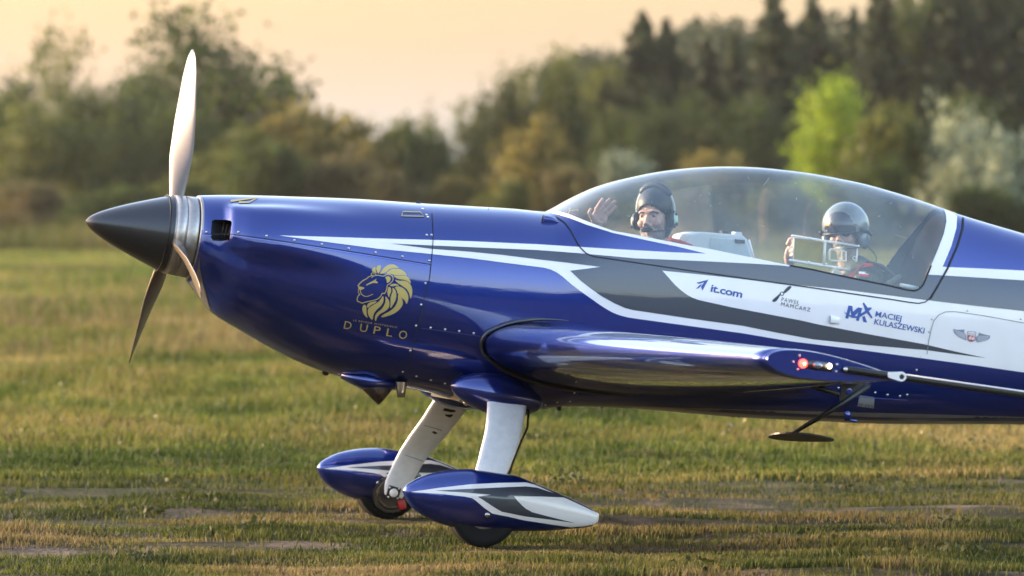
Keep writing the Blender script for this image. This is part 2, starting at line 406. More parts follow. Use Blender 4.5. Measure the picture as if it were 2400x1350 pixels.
cW = Curve1([(x0, 0.212), (x0 + .03, .235), (X(500), 0.275), (X(545), .33), (X(620), 0.378), (X(750), 0.41), (X(900), 0.425), (X(1050), 0.43), (X(1300), 0.42), (X(1700), 0.395),
             (X(2100), 0.37), (X(2400), 0.33), (4.2, 0.16), (5.0, 0.035)])
cNT = Curve1([(x0, 2.0), (X(560), 2.15), (X(900), 2.3), (X(1280), 2.25), (X(1500), 2.0), (X(2100), 2.0), (X(2400), 2.1), (5.0, 2.0)])
cNB = Curve1([(x0, 2.0), (X(560), 2.1), (X(900), 2.3), (X(1200), 2.6), (X(1500), 3.4), (X(2400), 3.6), (5.0, 2.2)])
XI0, XI1, XI2 = X(482), X(508), X(880)
def body(u, ph):
    u = np.asarray(u, float); ph = np.asarray(ph, float)
    a = cW(u); zm = cM(u); zt = cT(u); zb = cB(u); s = np.sin(ph); c = np.cos(ph)
    w = smooth(-0.12, 0.12, c)                      # blend the exponents through the widest line
    b = np.where(c > 0, zt - zm, zm - zb); n = cNB(u) * (1 - w) + cNT(u) * w
    r = ((np.abs(s) / a) ** n + (np.abs(c) / b) ** n) ** (-1 / n)
    # cheek over the cylinders with the air inlet in its front, fading into the cowling
    k = 0.15 * smooth(XI0, XI1, u) * (1 - smooth(XI1, XI2, u)) 
    aph = np.abs(ph)
    r = r * (1 + k * np.exp(-((aph - 1.08) / 0.40) ** 4))
    return np.stack([u, -r * s, zm + r * c], -1)
XEND = 5.0
SK = Surf(body, x0, XEND, 620, 220)

# ---- traced lines (photo pixels)
firewall = [(1002,470),(1012,500),(1015,540),(1015,560),(1012,600),(1007,650),(998,690),(985,740),(977,770),(966,820),(955,860),(945,895),(938,915)]
cowl_split = [(470,548),(497,549),(543,549),(620,559),(700,571),(800,586),(900,602),(1008,620)]
canopy_out = [(1274,494),(1285,500),(1303,508),(1323,522),(1337,540),(1348,561),(1360,581),(1373,594),(1391,601.6),(1487,615.5),(1613,634),(1713,648),(1796,659.6),
              (1900,674),(2000,689),(2090,702),(2130,708.5),(2152,711),(2168,708),(2178,700),(2200,665),(2220,628),(2240,585),(2252,550),(2257,525),(2256,510),(2252,504)]
glass_edge = [(1283,496),(1310,495.5),(1340,505),(1371,517),(1400,528),(1436,541),(1492,551),(1562,565),(1613,575),(1663,583.5),(1764,604),(1827,617),(1904,632),(1984,649.5),
              (2040,661),(2078,668.5),(2105,675),(2126,680),(2144,682),(2155,677),(2163,668),(2170,652),(2182,622.6),(2198,585),(2212,548),(2218,520),(2217,505),(2211,493)]
def uvline(s, pts, step=6): return [s.hit(*p) for p in densify(pts, step, False)]
def around(line):
    """close a near-side line over the top with its mirror image"""
    L = list(line); L[0] = (L[0][0], 0.0); L[-1] = (L[-1][0], 0.0)
    return L + [(u, -p) for u, p in L[-2:0:-1]]
fw = uvline(SK, firewall); fw[0] = (fw[0][0], 0.0); fwu = Curve1(sorted([(p, u) for u, p in fw]))
U_fw = lambda ph: float(fwu(min(abs(ph), math.pi)))
cs = uvline(SK, cowl_split); cs[0] = (x0, cs[0][1]); cs[-1] = (U_fw(cs[-1][1]), cs[-1][1])
inlet = [(497,517),(503,515),(530,515),(541,517),(543.5,522),(541,540),(538,563),(520,565),(499,564),(494,556),(495,535)]
inl = SK.uv(inlet, 4)
# cowling, upper half: from the split line over the top to its mirror image
fwc = lambda p0, p1, n=24: [(U_fw(p), p) for p in np.linspace(p0, p1, n)]
pf = cs[0][1]; pe = cs[-1][1]
ring_arc = lambda p0, p1, n=24: [(x0, p) for p in np.linspace(p0, p1, n)]
up = cs[:-1] + fwc(pe, -pe, 50)[:-1] + mirror(cs)[::-1][:-1] + ring_arc(-pf, pf, 30)[:-1]
cowl_up = SK.patch('upper_cowling', up, M['blue'], plane, [inl, mirror(inl)][:0], dp=0.05, du=0.02) if False else None
# the inlet straddles the split line: cut each half by its own piece of the hole
def clip_out(loop, hole): return loop
def shell(name, loop, holes, m, du=0.03, dp=0.06, off=0.0):
    return SK.patch(name, loop, m, plane, holes, off, du, dp)
shell('upper_cowling', up, [inl, mirror(inl)], M['blue'], 0.02, 0.05)
# lower half, phi from the split round under the belly (kept in 0..2pi)
lo = cs[:-1] + fwc(pe, math.pi, 30) + [(U_fw(p), 2*math.pi - p) for p in np.linspace(math.pi, pe, 30)][1:-1] + [(u, 2*math.pi - p) for u, p in cs[::-1]] + [(x0, p) for p in np.linspace(2*math.pi - pf, pf, 60)][1:-1]
shell('lower_cowling', lo, [inl, [(u, 2*math.pi - p) for u, p in inl]], M['blue'], 0.02, 0.05)
# rear fuselage with the cockpit cut out
co = around(uvline(SK, canopy_out)); ge = around(uvline(SK, glass_edge))
fus = fwc(-math.pi, math.pi, 60) + [(XEND, p) for p in np.linspace(math.pi, -math.pi, 40)]
sides = [(u, -math.pi) for u in np.linspace(XEND, U_fw(math.pi), 60)][1:-1]
fus = fwc(-math.pi, math.pi, 60) + [(u, math.pi) for u in np.linspace(U_fw(math.pi), XEND, 60)][1:] + [(XEND, p) for p in np.linspace(math.pi, -math.pi, 40)][1:] + sides
fus = [(u, max(-math.pi + 1e-4, min(math.pi - 1e-4, p))) for u, p in fus]
shell('fuselage', fus, [co], M['blue'], 0.03, 0.06)
canopy_frame = SK.patch('canopy_frame', co, M['blue'], plane, [ge], 0.0, 0.03, 0.05)
canopy_glass = SK.patch('canopy_glass', ge, M['glass'], plane, [], -0.001, 0.03, 0.05)
# inner skin of the canopy frame (dark composite lining)
SK.patch('canopy_lining', co, M['carbon'], plane, [ge], -0.012, 0.05, 0.08)

# ---- inlets: dark ducts behind the two openings
for sg in (1, -1):
    hl = inl if sg > 0 else mirror(inl); q = np.array(hl); p0_, n0_ = SK.ev(q[:, 0], q[:, 1], 0.0)
    back = p0_ - n0_ * 0.012 + np.array((0.05, sg * 0.055, 0.0)); n = len(hl)
    V = list(p0_) + list(p0_ + (back - p0_) * 0.3) + list(back); F = []
    for r_ in (0, n):
        F += [(r_ + i, r_ + (i + 1) % n, r_ + n + (i + 1) % n, r_ + n + i) for i in range(n)]
    V.append(back.mean(0)); F += [(2 * n + i, 2 * n + (i + 1) % n, 3 * n) for i in range(n)]
    duct = mesh_obj('air_inlet', V, F, M['dark'], plane)
    c_ = Vector(back.mean(0)); vf = []
    for j in range(5): vf.append(tube([c_ + Vector((-.04 + j * .018, -sg * .012, -.035)), c_ + Vector((-.035 + j * .018, -sg * .012, .04))], .005, 6))
    V, F = merge(*vf); mesh_obj('cylinder_fins', V, F, M['pipe'], duct)

# ---- paint: white and graphite scheme
WHITE = [(654,552),(760,555),(881,559),(1012,562.5),(1100,565.5),(1260,572.7),(1361,579),(1487,586.5),(1580,591.5),(1655,594.5),
         (1587,578),(1512,562.5),(1436,546),(1373,526.5),(1336,511.5),(1305,502.5),(1285,498)] + [(x, y) for x, y in glass_edge[1:-1]] + \
        [(2215,499),(2213,493),(2232,499.5),(2243,506),(2241.5,534),(2230,575),(2220,600),(2209,625.5),(2300,629.5),(2400,634.4),(2520,641),(2520,892),(2400,873),(2283,856),(2137,836.4),
         (1992,817),(1846,799),(1740,781),(1620,764.5),(1492,747),(1470,743.5),(1451,738.5),(1436,732.5),(1424,726),(1405,714),(1387,701),(1361,683),(1336,664),(1318,648),(1303,637.5),(1290,631.5),(1275,627.5),(1260,625.6),
         (1180,615.5),(1100,605),(1016,596),(881,582.5),(760,566.5)]
GRAY = [(916,571),(1012,575.6),(1100,579.5),(1260,586.5),(1361,594),(1487,605.5),(1663,613),(1764,618),(1827,622),(1850,624.5)] + \
       [(1904,632),(1984,649.5),(2040,661),(2078,668.5),(2105,675),(2126,680),(2144,682),(2155,677),(2163,668),(2170,652),(2173,643.5),(2290,650.5),(2400,657.5),(2520,666),(2520,748),
        (2400,729),(2290,717.5),(2176,704),(1978,679),(1900,671),(1800,661),(1713,651),(1630,642),(1552,634.3),(1566,650),(1582,668),(1596,680.5),(1610,691),(1622,697.5),(1637,703),(1711,719.5),(1875,750.5),(1916,760),
        (2040,784),(2167,807),(2240,824),(2311,839),(2240,830),(2167,820),(2035,809),(1904,795),(1820,779.5),(1740,763.5),(1620,747),(1506,730),(1485,727),(1465,722),(1440,711),(1411,695),(1386,677.5),(1361,658),
        (1336,634.6),(1370,630.5),(1407,625.6),(1330,616),(1260,608),(1180,598),(1100,590),(1012,583.5)]
for nm, poly, m_, of in (('white_paint', WHITE, M['white'], 0.0012), ('graphite_paint', GRAY, M['gray'], 0.0024)):
    q = SK.uv(poly, 5)
    SK.patch(nm, q, m_, plane, [], of, 0.04, 0.08)
    if nm == 'white_paint':
        # on the far side only what lies clear of the glass is repeated
        pass
    SK.patch(nm, mirror(q), m_, plane, [], of, 0.05, 0.1)

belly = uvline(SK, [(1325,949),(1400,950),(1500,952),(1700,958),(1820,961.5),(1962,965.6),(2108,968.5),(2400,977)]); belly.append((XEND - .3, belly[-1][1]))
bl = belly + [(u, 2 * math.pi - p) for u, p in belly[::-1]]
SK.patch('belly_paint_and_reflection', bl, grain(mat('belly_grey_and_reflection', (0.20, 0.19, 0.19), .35, .2, .5), 12, .12), plane, [], .0012, .05, .12)  # grey belly paint aft; forward the colour stands in for reflected ground
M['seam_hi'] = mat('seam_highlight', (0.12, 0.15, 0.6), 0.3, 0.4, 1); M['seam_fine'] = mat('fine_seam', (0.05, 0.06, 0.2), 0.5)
# ---- seams and panel lines
SK.ribbons('panel_gap', [canopy_out[2:-1]], M['seam'], plane, 2.6, 0.0042, 6)
SK.ribbons('panel_gap', [[(2257,512),(2256,535),(2244,576),(2222,626),(2200,666),(2180,700)]], M['seam'], plane, 4.5, 0.0045, 6)
for l_ in (firewall[1:], cowl_split): SK.ribbons('panel_gap', [l_], M['seam'], plane, 1.7, 0.0036, 8)
for l_ in ([(470,551),(496,552)], [(545,552.5),(700,574),(900,605),(1005,622)]): SK.ribbons('panel_edge_highlight', [l_], M['seam_hi'], plane, 1.3, 0.0036, 8)  # lighter blue lines: highlight painted in beside the cowling joint
for l_ in ([(988,769),(1050,777),(1125,788)], [(948,883),(1010,899),(1060,905),(1090,925),(1108,950)], [(1360,892),(1352,925)]): SK.ribbons('panel_gap', [l_], M['seam_fine'], plane, 1.3, 0.0036, 8)
hatch = [(2172,830),(2176,800),(2182,772),(2188,752),(2200,738),(2215,731),(2235,730),(2300,739),(2400,757)]
SK.ribbons('hatch_seam', [hatch], M['seam_l'], plane, 1.6, 0.0036, 6)
SK.ribbons('hatch_seam', [[(1965,925),(2040,932),(2126,937)]], M['seam_hi'], plane, 1.6, 0.0036, 6)  # lower joint drawn in the same painted highlight colour
# the black weather seal along the lower edge of the pane
SK.ribbons('glass_seal', [[(1850,622.5)] + glass_edge[12:23]], M['seam'], plane, 3.4, 0.0046, 5)

# ---- screws
scr = [(484,544),(559,544),(625,553),(690,563),(754,572.5),(817,582),(880,591.5),(943,601),(1006,611),(1000,545+6),(1011,551),(1003,509),(997,664),(987,714),(975,763),(962,822),(944,871),
       (1009,768),(1043,772),(1076,776),(1110,781),(976,881),(1010,890),(1043,898),(1076,908),(1107,922),(1130,945),(1357,895),(1346,920),(1306,942),(1336,940),(1278,948),
       (2184,748),(2267,728),(2392,747),(2177,777),(2169,807),(2158,838),(2148,867),(1965,909),(2051,920),(2080,925),(2109,928),(2126,925),(1890,905),(1000,504),(991,490),(1145,489),
       (1240,962),(1216,968)]
V, F, Nn = [], [], []
for p in scr:
    u, ph = SK.hit(*p); c, n = SK.ev([u], [ph], 0.002); c = Vector(c[0]); n = Vector(n[0]); a = n.orthogonal().normalized(); b = n.cross(a); o = len(V)
    for r_, h in ((0.0062, 0.0), (0.0050, 0.0028), (0.0025, 0.0042)):
        for k in range(10): V.append(c + a * r_ * math.cos(k * .628) + b * r_ * math.sin(k * .628) + n * h)
    V.append(c + n * 0.0045)
    for i in (0, 1): F += [(o + i*10 + k, o + i*10 + (k+1) % 10, o + (i+1)*10 + (k+1) % 10, o + (i+1)*10 + k) for k in range(10)]
    F += [(o + 20 + k, o + 20 + (k+1) % 10, o + 30) for k in range(10)]
tag(mesh_obj('screws', V, F, M['steel'], plane), kind='stuff')

# ---- lettering and emblems (flat vinyl)
def vinyl(name, vfs, m, off=0.0034):
    V, F = merge(*vfs) if len(vfs) > 1 else vfs[0]
    G = []                       # all faces turned outwards (clockwise in picture coordinates)
    for f in F:
        ar_ = sum(V[f[i]][0] * V[f[(i + 1) % len(f)]][1] - V[f[(i + 1) % len(f)]][0] * V[f[i]][1] for i in range(len(f)))
        G.append(f if ar_ < 0 else tuple(reversed(f)))
    F = G
    return SK.shapes2d(name, [v[:2] for v in V], F, m, plane, off)
def c5(pts): return [(790 + x / 6.427, 600 + y / 6.427) for x, y in pts]
def blob(pts, it=2):
    q = chaikin(c5(pts), it, True); return q, tri2d(q)
leaves = [[(520,205),(540,180),(580,168),(575,210),(600,268),(560,245),(530,235)],
 [(585,190),(600,150),(640,138),(662,145),(650,190),(640,240),(615,275),(600,230)],
 [(630,270),(660,240),(690,190),(740,145),(800,125),(860,130),(910,158),(936,183),(860,180),(790,195),(750,232),(700,262)],
 [(730,270),(770,225),(830,195),(900,190),(970,205),(1020,245),(1058,303),(980,285),(920,292),(860,285),(800,265)],
 [(840,288),(920,300),(990,293),(1050,308),(1095,350),(1114,425),(1060,380),(1000,355),(930,350),(880,330)],
 [(858,348),(930,375),(1000,368),(1065,390),(1115,440),(1134,520),(1124,600),(1103,656),(1090,570),(1050,500),(980,450),(910,410)],
 [(858,463),(930,456),(990,478),(1045,530),(1070,590),(1070,660),(1045,736),(1020,670),(960,620),(910,570),(900,520)],
 [(785,442),(840,416),(890,418),(942,452),(880,445),(830,460)], [(775,458),(810,480),(817,530),(792,580),(780,635),(755,560),(760,510)],
 [(828,472),(870,500),(892,560),(890,640),(850,725),(793,800),(805,720),(800,640),(820,570),(838,530)],
 [(913,576),(962,618),(994,690),(978,762),(900,842),(800,893),(650,930),(690,880),(780,840),(860,780),(905,700),(918,640)],
 [(722,596),(772,650),(792,710),(780,782),(720,832),(640,872),(600,922),(580,992),(563,930),(588,860),(670,800),(720,720),(730,660)],
 [(692,590),(702,660),(680,732),(600,802),(545,872),(536,976),(478,910),(456,840),(473,780),(540,738),(610,700),(660,650)],
 [(604,677),(570,712),(500,738),(460,790),(446,740),(480,703),(540,688)], [(403,726),(442,750),(440,820),(445,880),(466,938),(408,890),(378,820),(378,770)],
 [(715,318),(760,303),(800,318),(810,355),(780,397),(745,408),(745,360)], [(312,452),(370,463),(418,478),(395,497),(350,513),(326,500)],
 [(432,432),(500,393),(545,373),(604,332),(570,370),(618,393),(600,412),(545,402),(490,422),(438,448)]]
strokes = [([(310,455),(350,400),(400,362),(450,338),(480,308),(548,288)], 17, 12), ([(515,328),(560,295),(620,288),(700,310),(740,278),(790,272),(842,312),(842,370),(792,420),(755,435)], 11, 12),
 ([(755,435),(748,500),(715,572),(680,552),(650,620),(580,663),(430,690),(375,712),(340,690),(303,682),(300,640),(318,592),(345,580)], 12, 14),
 ([(510,290),(518,258),(555,252),(588,288)], 11, 11), ([(345,510),(355,560),(400,605),(460,610),(540,574)], 14, 8), ([(320,490),(320,560),(348,582)], 9, 9)]
vfs = [blob(l, 2) for l in leaves]
for pts, w0, w1 in strokes:
    q = chaikin(pts, 2); vfs.append(stroke2d(c5(q), w0 / 6.4, w1 / 6.4))
vinyl('lion_emblem', vfs, M['gold'])
def c2(x, y): return (790 + x / 6.427, 600 + y / 6.427)
dl = []
for ch, a, b, h in (('D', (97,1088), (205,1092), 19), ('U', (335,1128), (445,1134), 19), ('P', (541,1163), (640,1172), 19), ('L', (737,1200), (822,1213), 19), ('O', (920,1232), (1040,1243), 20)):
    x0c, x1c = a[0], b[0]; dl.append(text2d(ch, c2(a[0], a[1]), c2(b[0], a[1] + (b[0] - a[0]) * 0.155), h, 0.0, 0.05))
dl.append(text2d('LE REVEUR MYSTERIEUX', c2(240, 975), c2(905, 1085), 4.0, 0.0, 0.05, 1.25))
vinyl('gold_lettering', dl, M['gold'])
# gold letters wrapped over the top of the cowling, mostly turned away
for q_ in ([stroke2d([(941,507),(944,497),(985,498),(993,508),(941,507)], 2.2), stroke2d([(541,472),(575,468),(600,464)], 5, 2), stroke2d([(560,475),(585,475),(604,464)], 4, 2)]): vinyl('gold_lettering', [q_], M['gold'])
# sponsor lettering on the white panel
def c8(pts): return [(1500 + x / 2.6667, 580 + y / 2.6667) for x, y in pts]
ar = [(1474,1125),(1587,1092),(1530,1195),(1520,1150),(1472,1180),(1512,1133)]; ar = [(1260 + x / 3.97, 380 + y / 3.97) for x, y in ar]
ar2 = [(1260 + x / 3.97, 380 + y / 3.97) for x, y in [(1492,1124),(1550,1108),(1500,1150),(1512,1133)]]
A4 = lambda pts: [(1260 + x / 3.97, 380 + y / 3.97) for x, y in pts]
vinyl('sponsor_lettering', [(A4([(1473,1124),(1587,1093),(1550,1117),(1502,1133)]), [(0, 1, 2, 3)]), (A4([(1587,1093),(1532,1196),(1519,1160),(1550,1117)]), [(0, 1, 2, 3)]),
      (A4([(1470,1182),(1508,1142),(1530,1138),(1500,1172)]), [(0, 1, 2, 3)]), text2d('it.com', (1664.5,683), (1738,698), 18, 0.02, 0.0, 0.95)], M['logo_blue'])
vinyl('sponsor_lettering', [(lambda q: (q, tri2d(q)))(chaikin([(1500 + x / 2.6667, 580 + y / 2.6667) for x, y in l], 2, True)) for l in
      ([(890,285),(915,250),(940,238),(947,248),(930,268),(900,290)], [(880,292),(850,340),(828,340),(824,330),(850,308),(878,285)])] +
      [stroke2d([(1500 + (886 + 11 * math.cos(t)) / 2.6667, 580 + (289 + 11 * math.sin(t)) / 2.6667) for t in np.linspace(0, 6.2832, 16)], 1.8)] +
      [text2d('MAMCARZ', (1829.5,716.5), (1898,730.5), 9.2, 0.0, 0.0, 1.25), text2d('PAWEŁ', (1830.5,706), (1872,713.8), 10, -0.008, 0.0, 1.2)], M['logo_black'])
B8 = lambda pts: [(1960 + x / 6.3158, 690 + y / 6.3158) for x, y in pts]
def bq(pts): q = B8(pts); return q, tri2d(q)
mk = [bq([(178,163),(235,172),(243,258),(320,192),(382,203),(356,300),(330,392),(290,385),(322,265),(246,345),(222,338),(207,232),(172,360),(131,352)]),
      bq([(105,248),(160,290),(230,318),(300,322),(345,292),(425,245),(388,132),(405,118),(462,198),(497,190),(522,200),(515,218),(478,248),(538,348),(518,356),(448,275),(350,335),(300,352),(230,345),(150,305)]),
      bq([(378,332),(418,318),(452,416),(400,406)])]
vinyl('sponsor_lettering', mk + [text2d('MACIEJ', (2050.5,741.5), (2111,753), 13.5, 0.012), text2d('KULASZEWSKI', (2048,759.5), (2165,781.5), 13.5, 0.012)], M['logo_blue'])
# winged shield
wl = [bq([(1728,512),(1800,525),(1895,518),(1890,560),(1920,600),(1918,680),(1870,655),(1800,625),(1745,570)]), bq([(2108,565),(2180,590),(2275,612),(2262,655),(2200,690),(2080,712),(2062,680),(2068,625),(2098,605)])]
for w_ in wl: vinyl('emblem_wing', [w_], M['logo_gray'], 0.0030)
feath = []
for k in range(5):
    t = k / 5
    feath.append(stroke2d(B8([(1738 + 14 * k, 528 + 22 * k), (1815 + 10 * k, 552 + 20 * k), (1912, 590 + 17 * k)]), 0.8))
    feath.append(stroke2d(B8([(2262 - 14 * k, 630 + 14 * k), (2190 - 8 * k, 618 + 18 * k), (2085, 620 + 17 * k)]), 0.8))
tag(vinyl('wing_feathers', feath, M['white'], 0.0036), kind='stuff')
sh = [(1930,560),(1955,540),(1975,548),(2000,545),(2025,552),(2050,545),(2070,575),(2058,610),(2066,670),(2040,690),(1996,706),(1955,690),(1930,665),(1940,605)]
vinyl('emblem_shield', [bq(sh)], M['logo_gray'], 0.0039)
vinyl('emblem_shield', [bq([(1998 + (x - 1998) * .86, 622 + (y - 622) * .88) for x, y in sh])], M['white'], 0.0043)
vinyl('emblem_field', [bq([(1945,600),(2052,612),(2053,668),(2030,684),(1996,694),(1962,682),(1942,660)])], M['red'], 0.0047)
vinyl('emblem_lettering', [text2d('66', B8([(1950,662)])[0], B8([(2040,676)])[0], 9.5, 0.03, 0.15)], M['white'], 0.0051)
vinyl('emblem_lettering', [text2d('PHILLIPS', B8([(1950,588)])[0], B8([(2052,602)])[0], 3.2)], M['logo_black'], 0.0051)
# registration plate under the wing tip
A7 = lambda pts: [(1700 + x / 3.4286, 760 + y / 3.4286) for x, y in pts]
q = A7([(1078,570),(1198,585),(1190,674),(1060,655)]); vinyl('registration_plate', [(q, [(0, 1, 2, 3)])], mat('plate_metal', (0.42, 0.45, 0.46), 0.4, 0.6), 0.0034)
vinyl('registration_plate', [text2d('SP-EKS', A7([(1068,655)])[0], A7([(1184,670)])[0], 7.0)], M['logo_black'], 0.0040)

# fine scratches and bugs on the pane
rs = random.Random(12); sl = []
for _ in range(34):
    x = rs.uniform(1330, 2170); top_ = np.interp(x, [1330,1500,1700,1900,2100,2200],[482,422,398,412,458,490]); bot_ = np.interp(x, [1330,1500,1900,2170],[490,548,625,640]); y = rs.uniform(top_ + 8, bot_ - 4)
    a = rs.uniform(0, 3.14); l_ = rs.uniform(2, 9) if rs.random() < .85 else rs.uniform(14, 26); sl.append([(x, y), (x + l_ * math.cos(a) * .6, y + l_ * math.sin(a) * .6 + 1), (x + l_ * math.cos(a), y + l_ * math.sin(a))])
tag(SK.ribbons('glass_scratches', sl, mat('scratch', (0.34, 0.36, 0.33), .5), plane, .7, .0006, 3), kind='stuff')
# ---- small blisters on the skin
def blister(name, pxc, r, m, tilt=0.0, off=0.0, holem=None):
    u, ph = SK.hit(*pxc); c, n = SK.ev([u], [ph], off); c = Vector(c[0]); n = Vector(n[0]); ax = (Vector((1, 0, 0)) - n * n.x).normalized(); b = n.cross(ax)
    R = Matrix((ax, b, n)).transposed(); V, F = ellipsoid(c, r, 24, 14, R); return mesh_obj(name, V, F, m, plane), c, n, ax, b
def scoop(name, pxc, L_, W_, H_, m):
    """small half-round scoop, open at the front"""
    u, ph = SK.hit(*pxc); c, n = SK.ev([u], [ph], 0.0); c = Vector(c[0]); n = Vector(n[0]); ax = (Vector((1, 0, 0)) - n * n.x).normalized(); b = n.cross(ax)
    V, F = [], []; nx, nk = 9, 12
    for i in range(nx):
        t = i / (nx - 1); w = W_ * (1 - .25 * t); h = H_ * math.sqrt(max(0, 1 - t ** 2.2)) 
        for k in range(nk + 1):
            a = math.pi * k / nk; s_, c_ = math.sin(a), math.cos(a)
            V.append(c + ax * (t * L_ - L_ / 2) + b * w * math.copysign(abs(c_) ** .6, c_) + n * (h * abs(s_) ** .6 - 0.002))
    for i in range(nx - 1):
        for k in range(nk): o = i * (nk + 1) + k; F.append((o, o + nk + 1, o + nk + 2, o + 1))
    s = mesh_obj(name, V, F, m, plane)
    Vd = [c + ax * (-L_ / 2 + .004) + b * W_ * .86 * math.copysign(abs(math.cos(math.pi * k / nk)) ** .6, math.cos(math.pi * k / nk)) + n * (H_ * .82 * abs(math.sin(math.pi * k / nk)) ** .6) for k in range(nk + 1)]
    mesh_obj('scoop_mouth', Vd, [tuple(range(nk + 1))], M['dark'], s, False)
    return s
scoop('vent_scoop', (1291,518), .085, .022, .028, M['blue'])
scoop('vent_scoop', (1957,751), .062, .022, .018, M['white'])
blister('oil_door_knob', (980,475), (.018, .01, .010), M['blackm'])
blister('lower_catch', (762,874), (.02, .008, .016), M['blackm'])
blister('drain_knob', (1310,955), (.014, .008, .018), M['blackm']); blister('drain_knob', (1410,957), (.008, .006, .008), M['blackm'])
for q in ((1718,976), (1732,977)): blister('drain_knob', q, (.007, .005, .006), M['blackm'])
# blue mast with a small pitot-like foot below the rear fuselage
c_ = P(1984, 968, -.28); V, F = tube([c_ + Vector((0, 0, .02)), P(1987,986,-.28)], .018, 12, flat=.5); mast = mesh_obj('drain_mast', V, F, M['blue'], plane)
V, F = ellipsoid(P(2000,986,-.28), (.026, .010, .010)); mesh_obj('mast_foot', V, F, M['blue'], mast)

# ---- spinner, backplate and propeller
axz = (P(465,458).z + P(438,656).z) / 2; PH_ = Vector((0, 0, axz))
xt = P(200, 518).x; xb = P(390, 557).x; xr = x0
axt = P(200, 518).z
prof = []
for i in range(26):
    t = i / 25; prof.append((xt + (xb - xt) * t, 0.197 * (t ** 0.62) * (1 - .10 * (1 - t)) if t < 1 else 0.197))
prof[-1] = (xb, .197)
V, F = lathe_x([(xt - 0.0, 0.0005)] + [p for p in prof[1:]], 56, (0, 0))
def droop(V):  # the spinner axis runs a little above the datum at its tip
    return [(v[0], v[1], v[2] + axz + (axt - axz) * max(0, min(1, (xb + .08 - v[0]) / (xb + .08 - xt)))) for v in V]
spn = mesh_obj('spinner', droop(V), F, M['spinner'], plane)
V, F = lathe_x([(xb - .030, .1935), (xb - .030, .1965), (xb - .026, .1972), (xb - .022, .1965)], 56); mesh_obj('spinner_joint', droop(V), F, M['blackm'], spn)
V, F = lathe_x([(xb, .197), (xb + .004, .190), (xb + .012, .192), (xb + .014, .201), (xb + .06, .203), (xb + .062, .197), (xb + .066, .197), (xb + .068, .204), (xb + .10, .205), (x0 - .012, .207), (x0 - .008, .200), (x0 - .008, .02)], 64, (0, axz))
mesh_obj('spinner_backplate', V, F, M['ring'], plane)
V, F = lathe_x([(x0 - .004, .03), (x0 - .004, .206), (x0, .2135), (x0 + .012, .2165), (x0 + .02, .214)], 64, (0, axz)); mesh_obj('cowling_ring', V, F, M['ring'], plane)
xp = xb + .03
def blade_mesh():
    V, F = [], []; nr, nc = 34, 20
    for i in range(nr):
        t = i / (nr - 1); r = .12 + t * (.985 - .12)
        ch = np.interp(t, [0, .12, .35, .6, .85, .96, 1], [.06, .085, .150, .165, .130, .085, .02]); th = np.interp(t, [0, .12, .35, .6, 1], [.055, .045, .022, .016, .006])
        tw = math.radians(np.interp(t, [0, .3, .6, 1], [62, 44, 28, 17]))
        for k in range(nc):
            a = 2 * math.pi * k / nc; cx = math.cos(a) * ch / 2 + .012 * t; cz = math.sin(a) * th / 2
            # chord turns from the disc plane (y) towards the axis (x)
            V.append((cz * math.cos(tw) + cx * math.sin(tw), -cx * math.cos(tw) + cz * math.sin(tw), r))
    for i in range(nr - 1):
        for k in range(nc): F.append((i * nc + k, i * nc + (k + 1) % nc, (i + 1) * nc + (k + 1) % nc, (i + 1) * nc + k))
    F.append(tuple(range(nc - 1, -1, -1))); F.append(tuple((nr - 1) * nc + k for k in range(nc)))
    return V, F
prop = empty('propeller'); prop.parent = plane; prop.location = (xp, 0, axz)
V, F = blade_mesh(); b0 = mesh_obj('blade', V, F, M['blade'], prop); b0.rotation_euler = (math.radians(-14), 0, 0)
for k in (1, 2):
    b = b0.copy(); COL.objects.link(b); b.rotation_euler = (math.radians(-14 - 120 * k), 0, 0)
V, F = lathe_x([(-.05, .06), (-.05, .12), (.04, .12), (.04, .06)], 32); mesh_obj('hub', V, F, M['blackm'], prop)

# ---- chin intake mesh, exhausts, belly plate
SK.patch('intake_grille', [(float(u_), float(p_)) for u_, p_ in [(x0+.012,2.0),(x0+.03,2.25),(x0+.06,2.5),(x0+.10,2.75),(x0+.14,3.0),(x0+.14,3.1),(x0+.10,3.1),(x0+.05,3.05),(x0+.012,3.0)]], grain(mat('grille', (0.10, 0.10, 0.11), 0.5, .6), 260, .8, .8), plane, [], .003, .02, .04)
def pipe(name, a, b, r0, r1, m, parent=plane):
    d = (b - a).normalized(); V, F = tube([a, a + (b - a) * .5, b, b - d * .004, a + (b - a) * .3], [r0, (r0 + r1) / 2, r1, r1 * .9, r1 * .8], 20, False); return mesh_obj(name, V, F, m, parent)
pipe('exhaust_pipe', P(845, 880, -.12), P(903, 930, -.14), .046, .055, M['pipe'])
V, F = tube([P(800, 878, -.10), P(850, 890, -.12), P(935, 904, -.12)], [.02, .05, .025], 14, flat=2.0); mesh_obj('exhaust_fairing', V, F, M['blue'], plane)
pipe('breather_pipe', P(941, 895, -.2), P(940, 931, -.2), .030, .020, M['steel'])
V, F = merge(box((.10, 0, .73), (.26, .60, .05), Matrix.Rotation(math.radians(-6), 3, 'Y'))); mesh_obj('gear_mount_plate', V, F, M['blackm'], plane, False)
V, F = ellipsoid(P(1093,944,-.2), (.016, .016, .016)); mesh_obj('gear_bolt', V, F, M['steel'], plane)

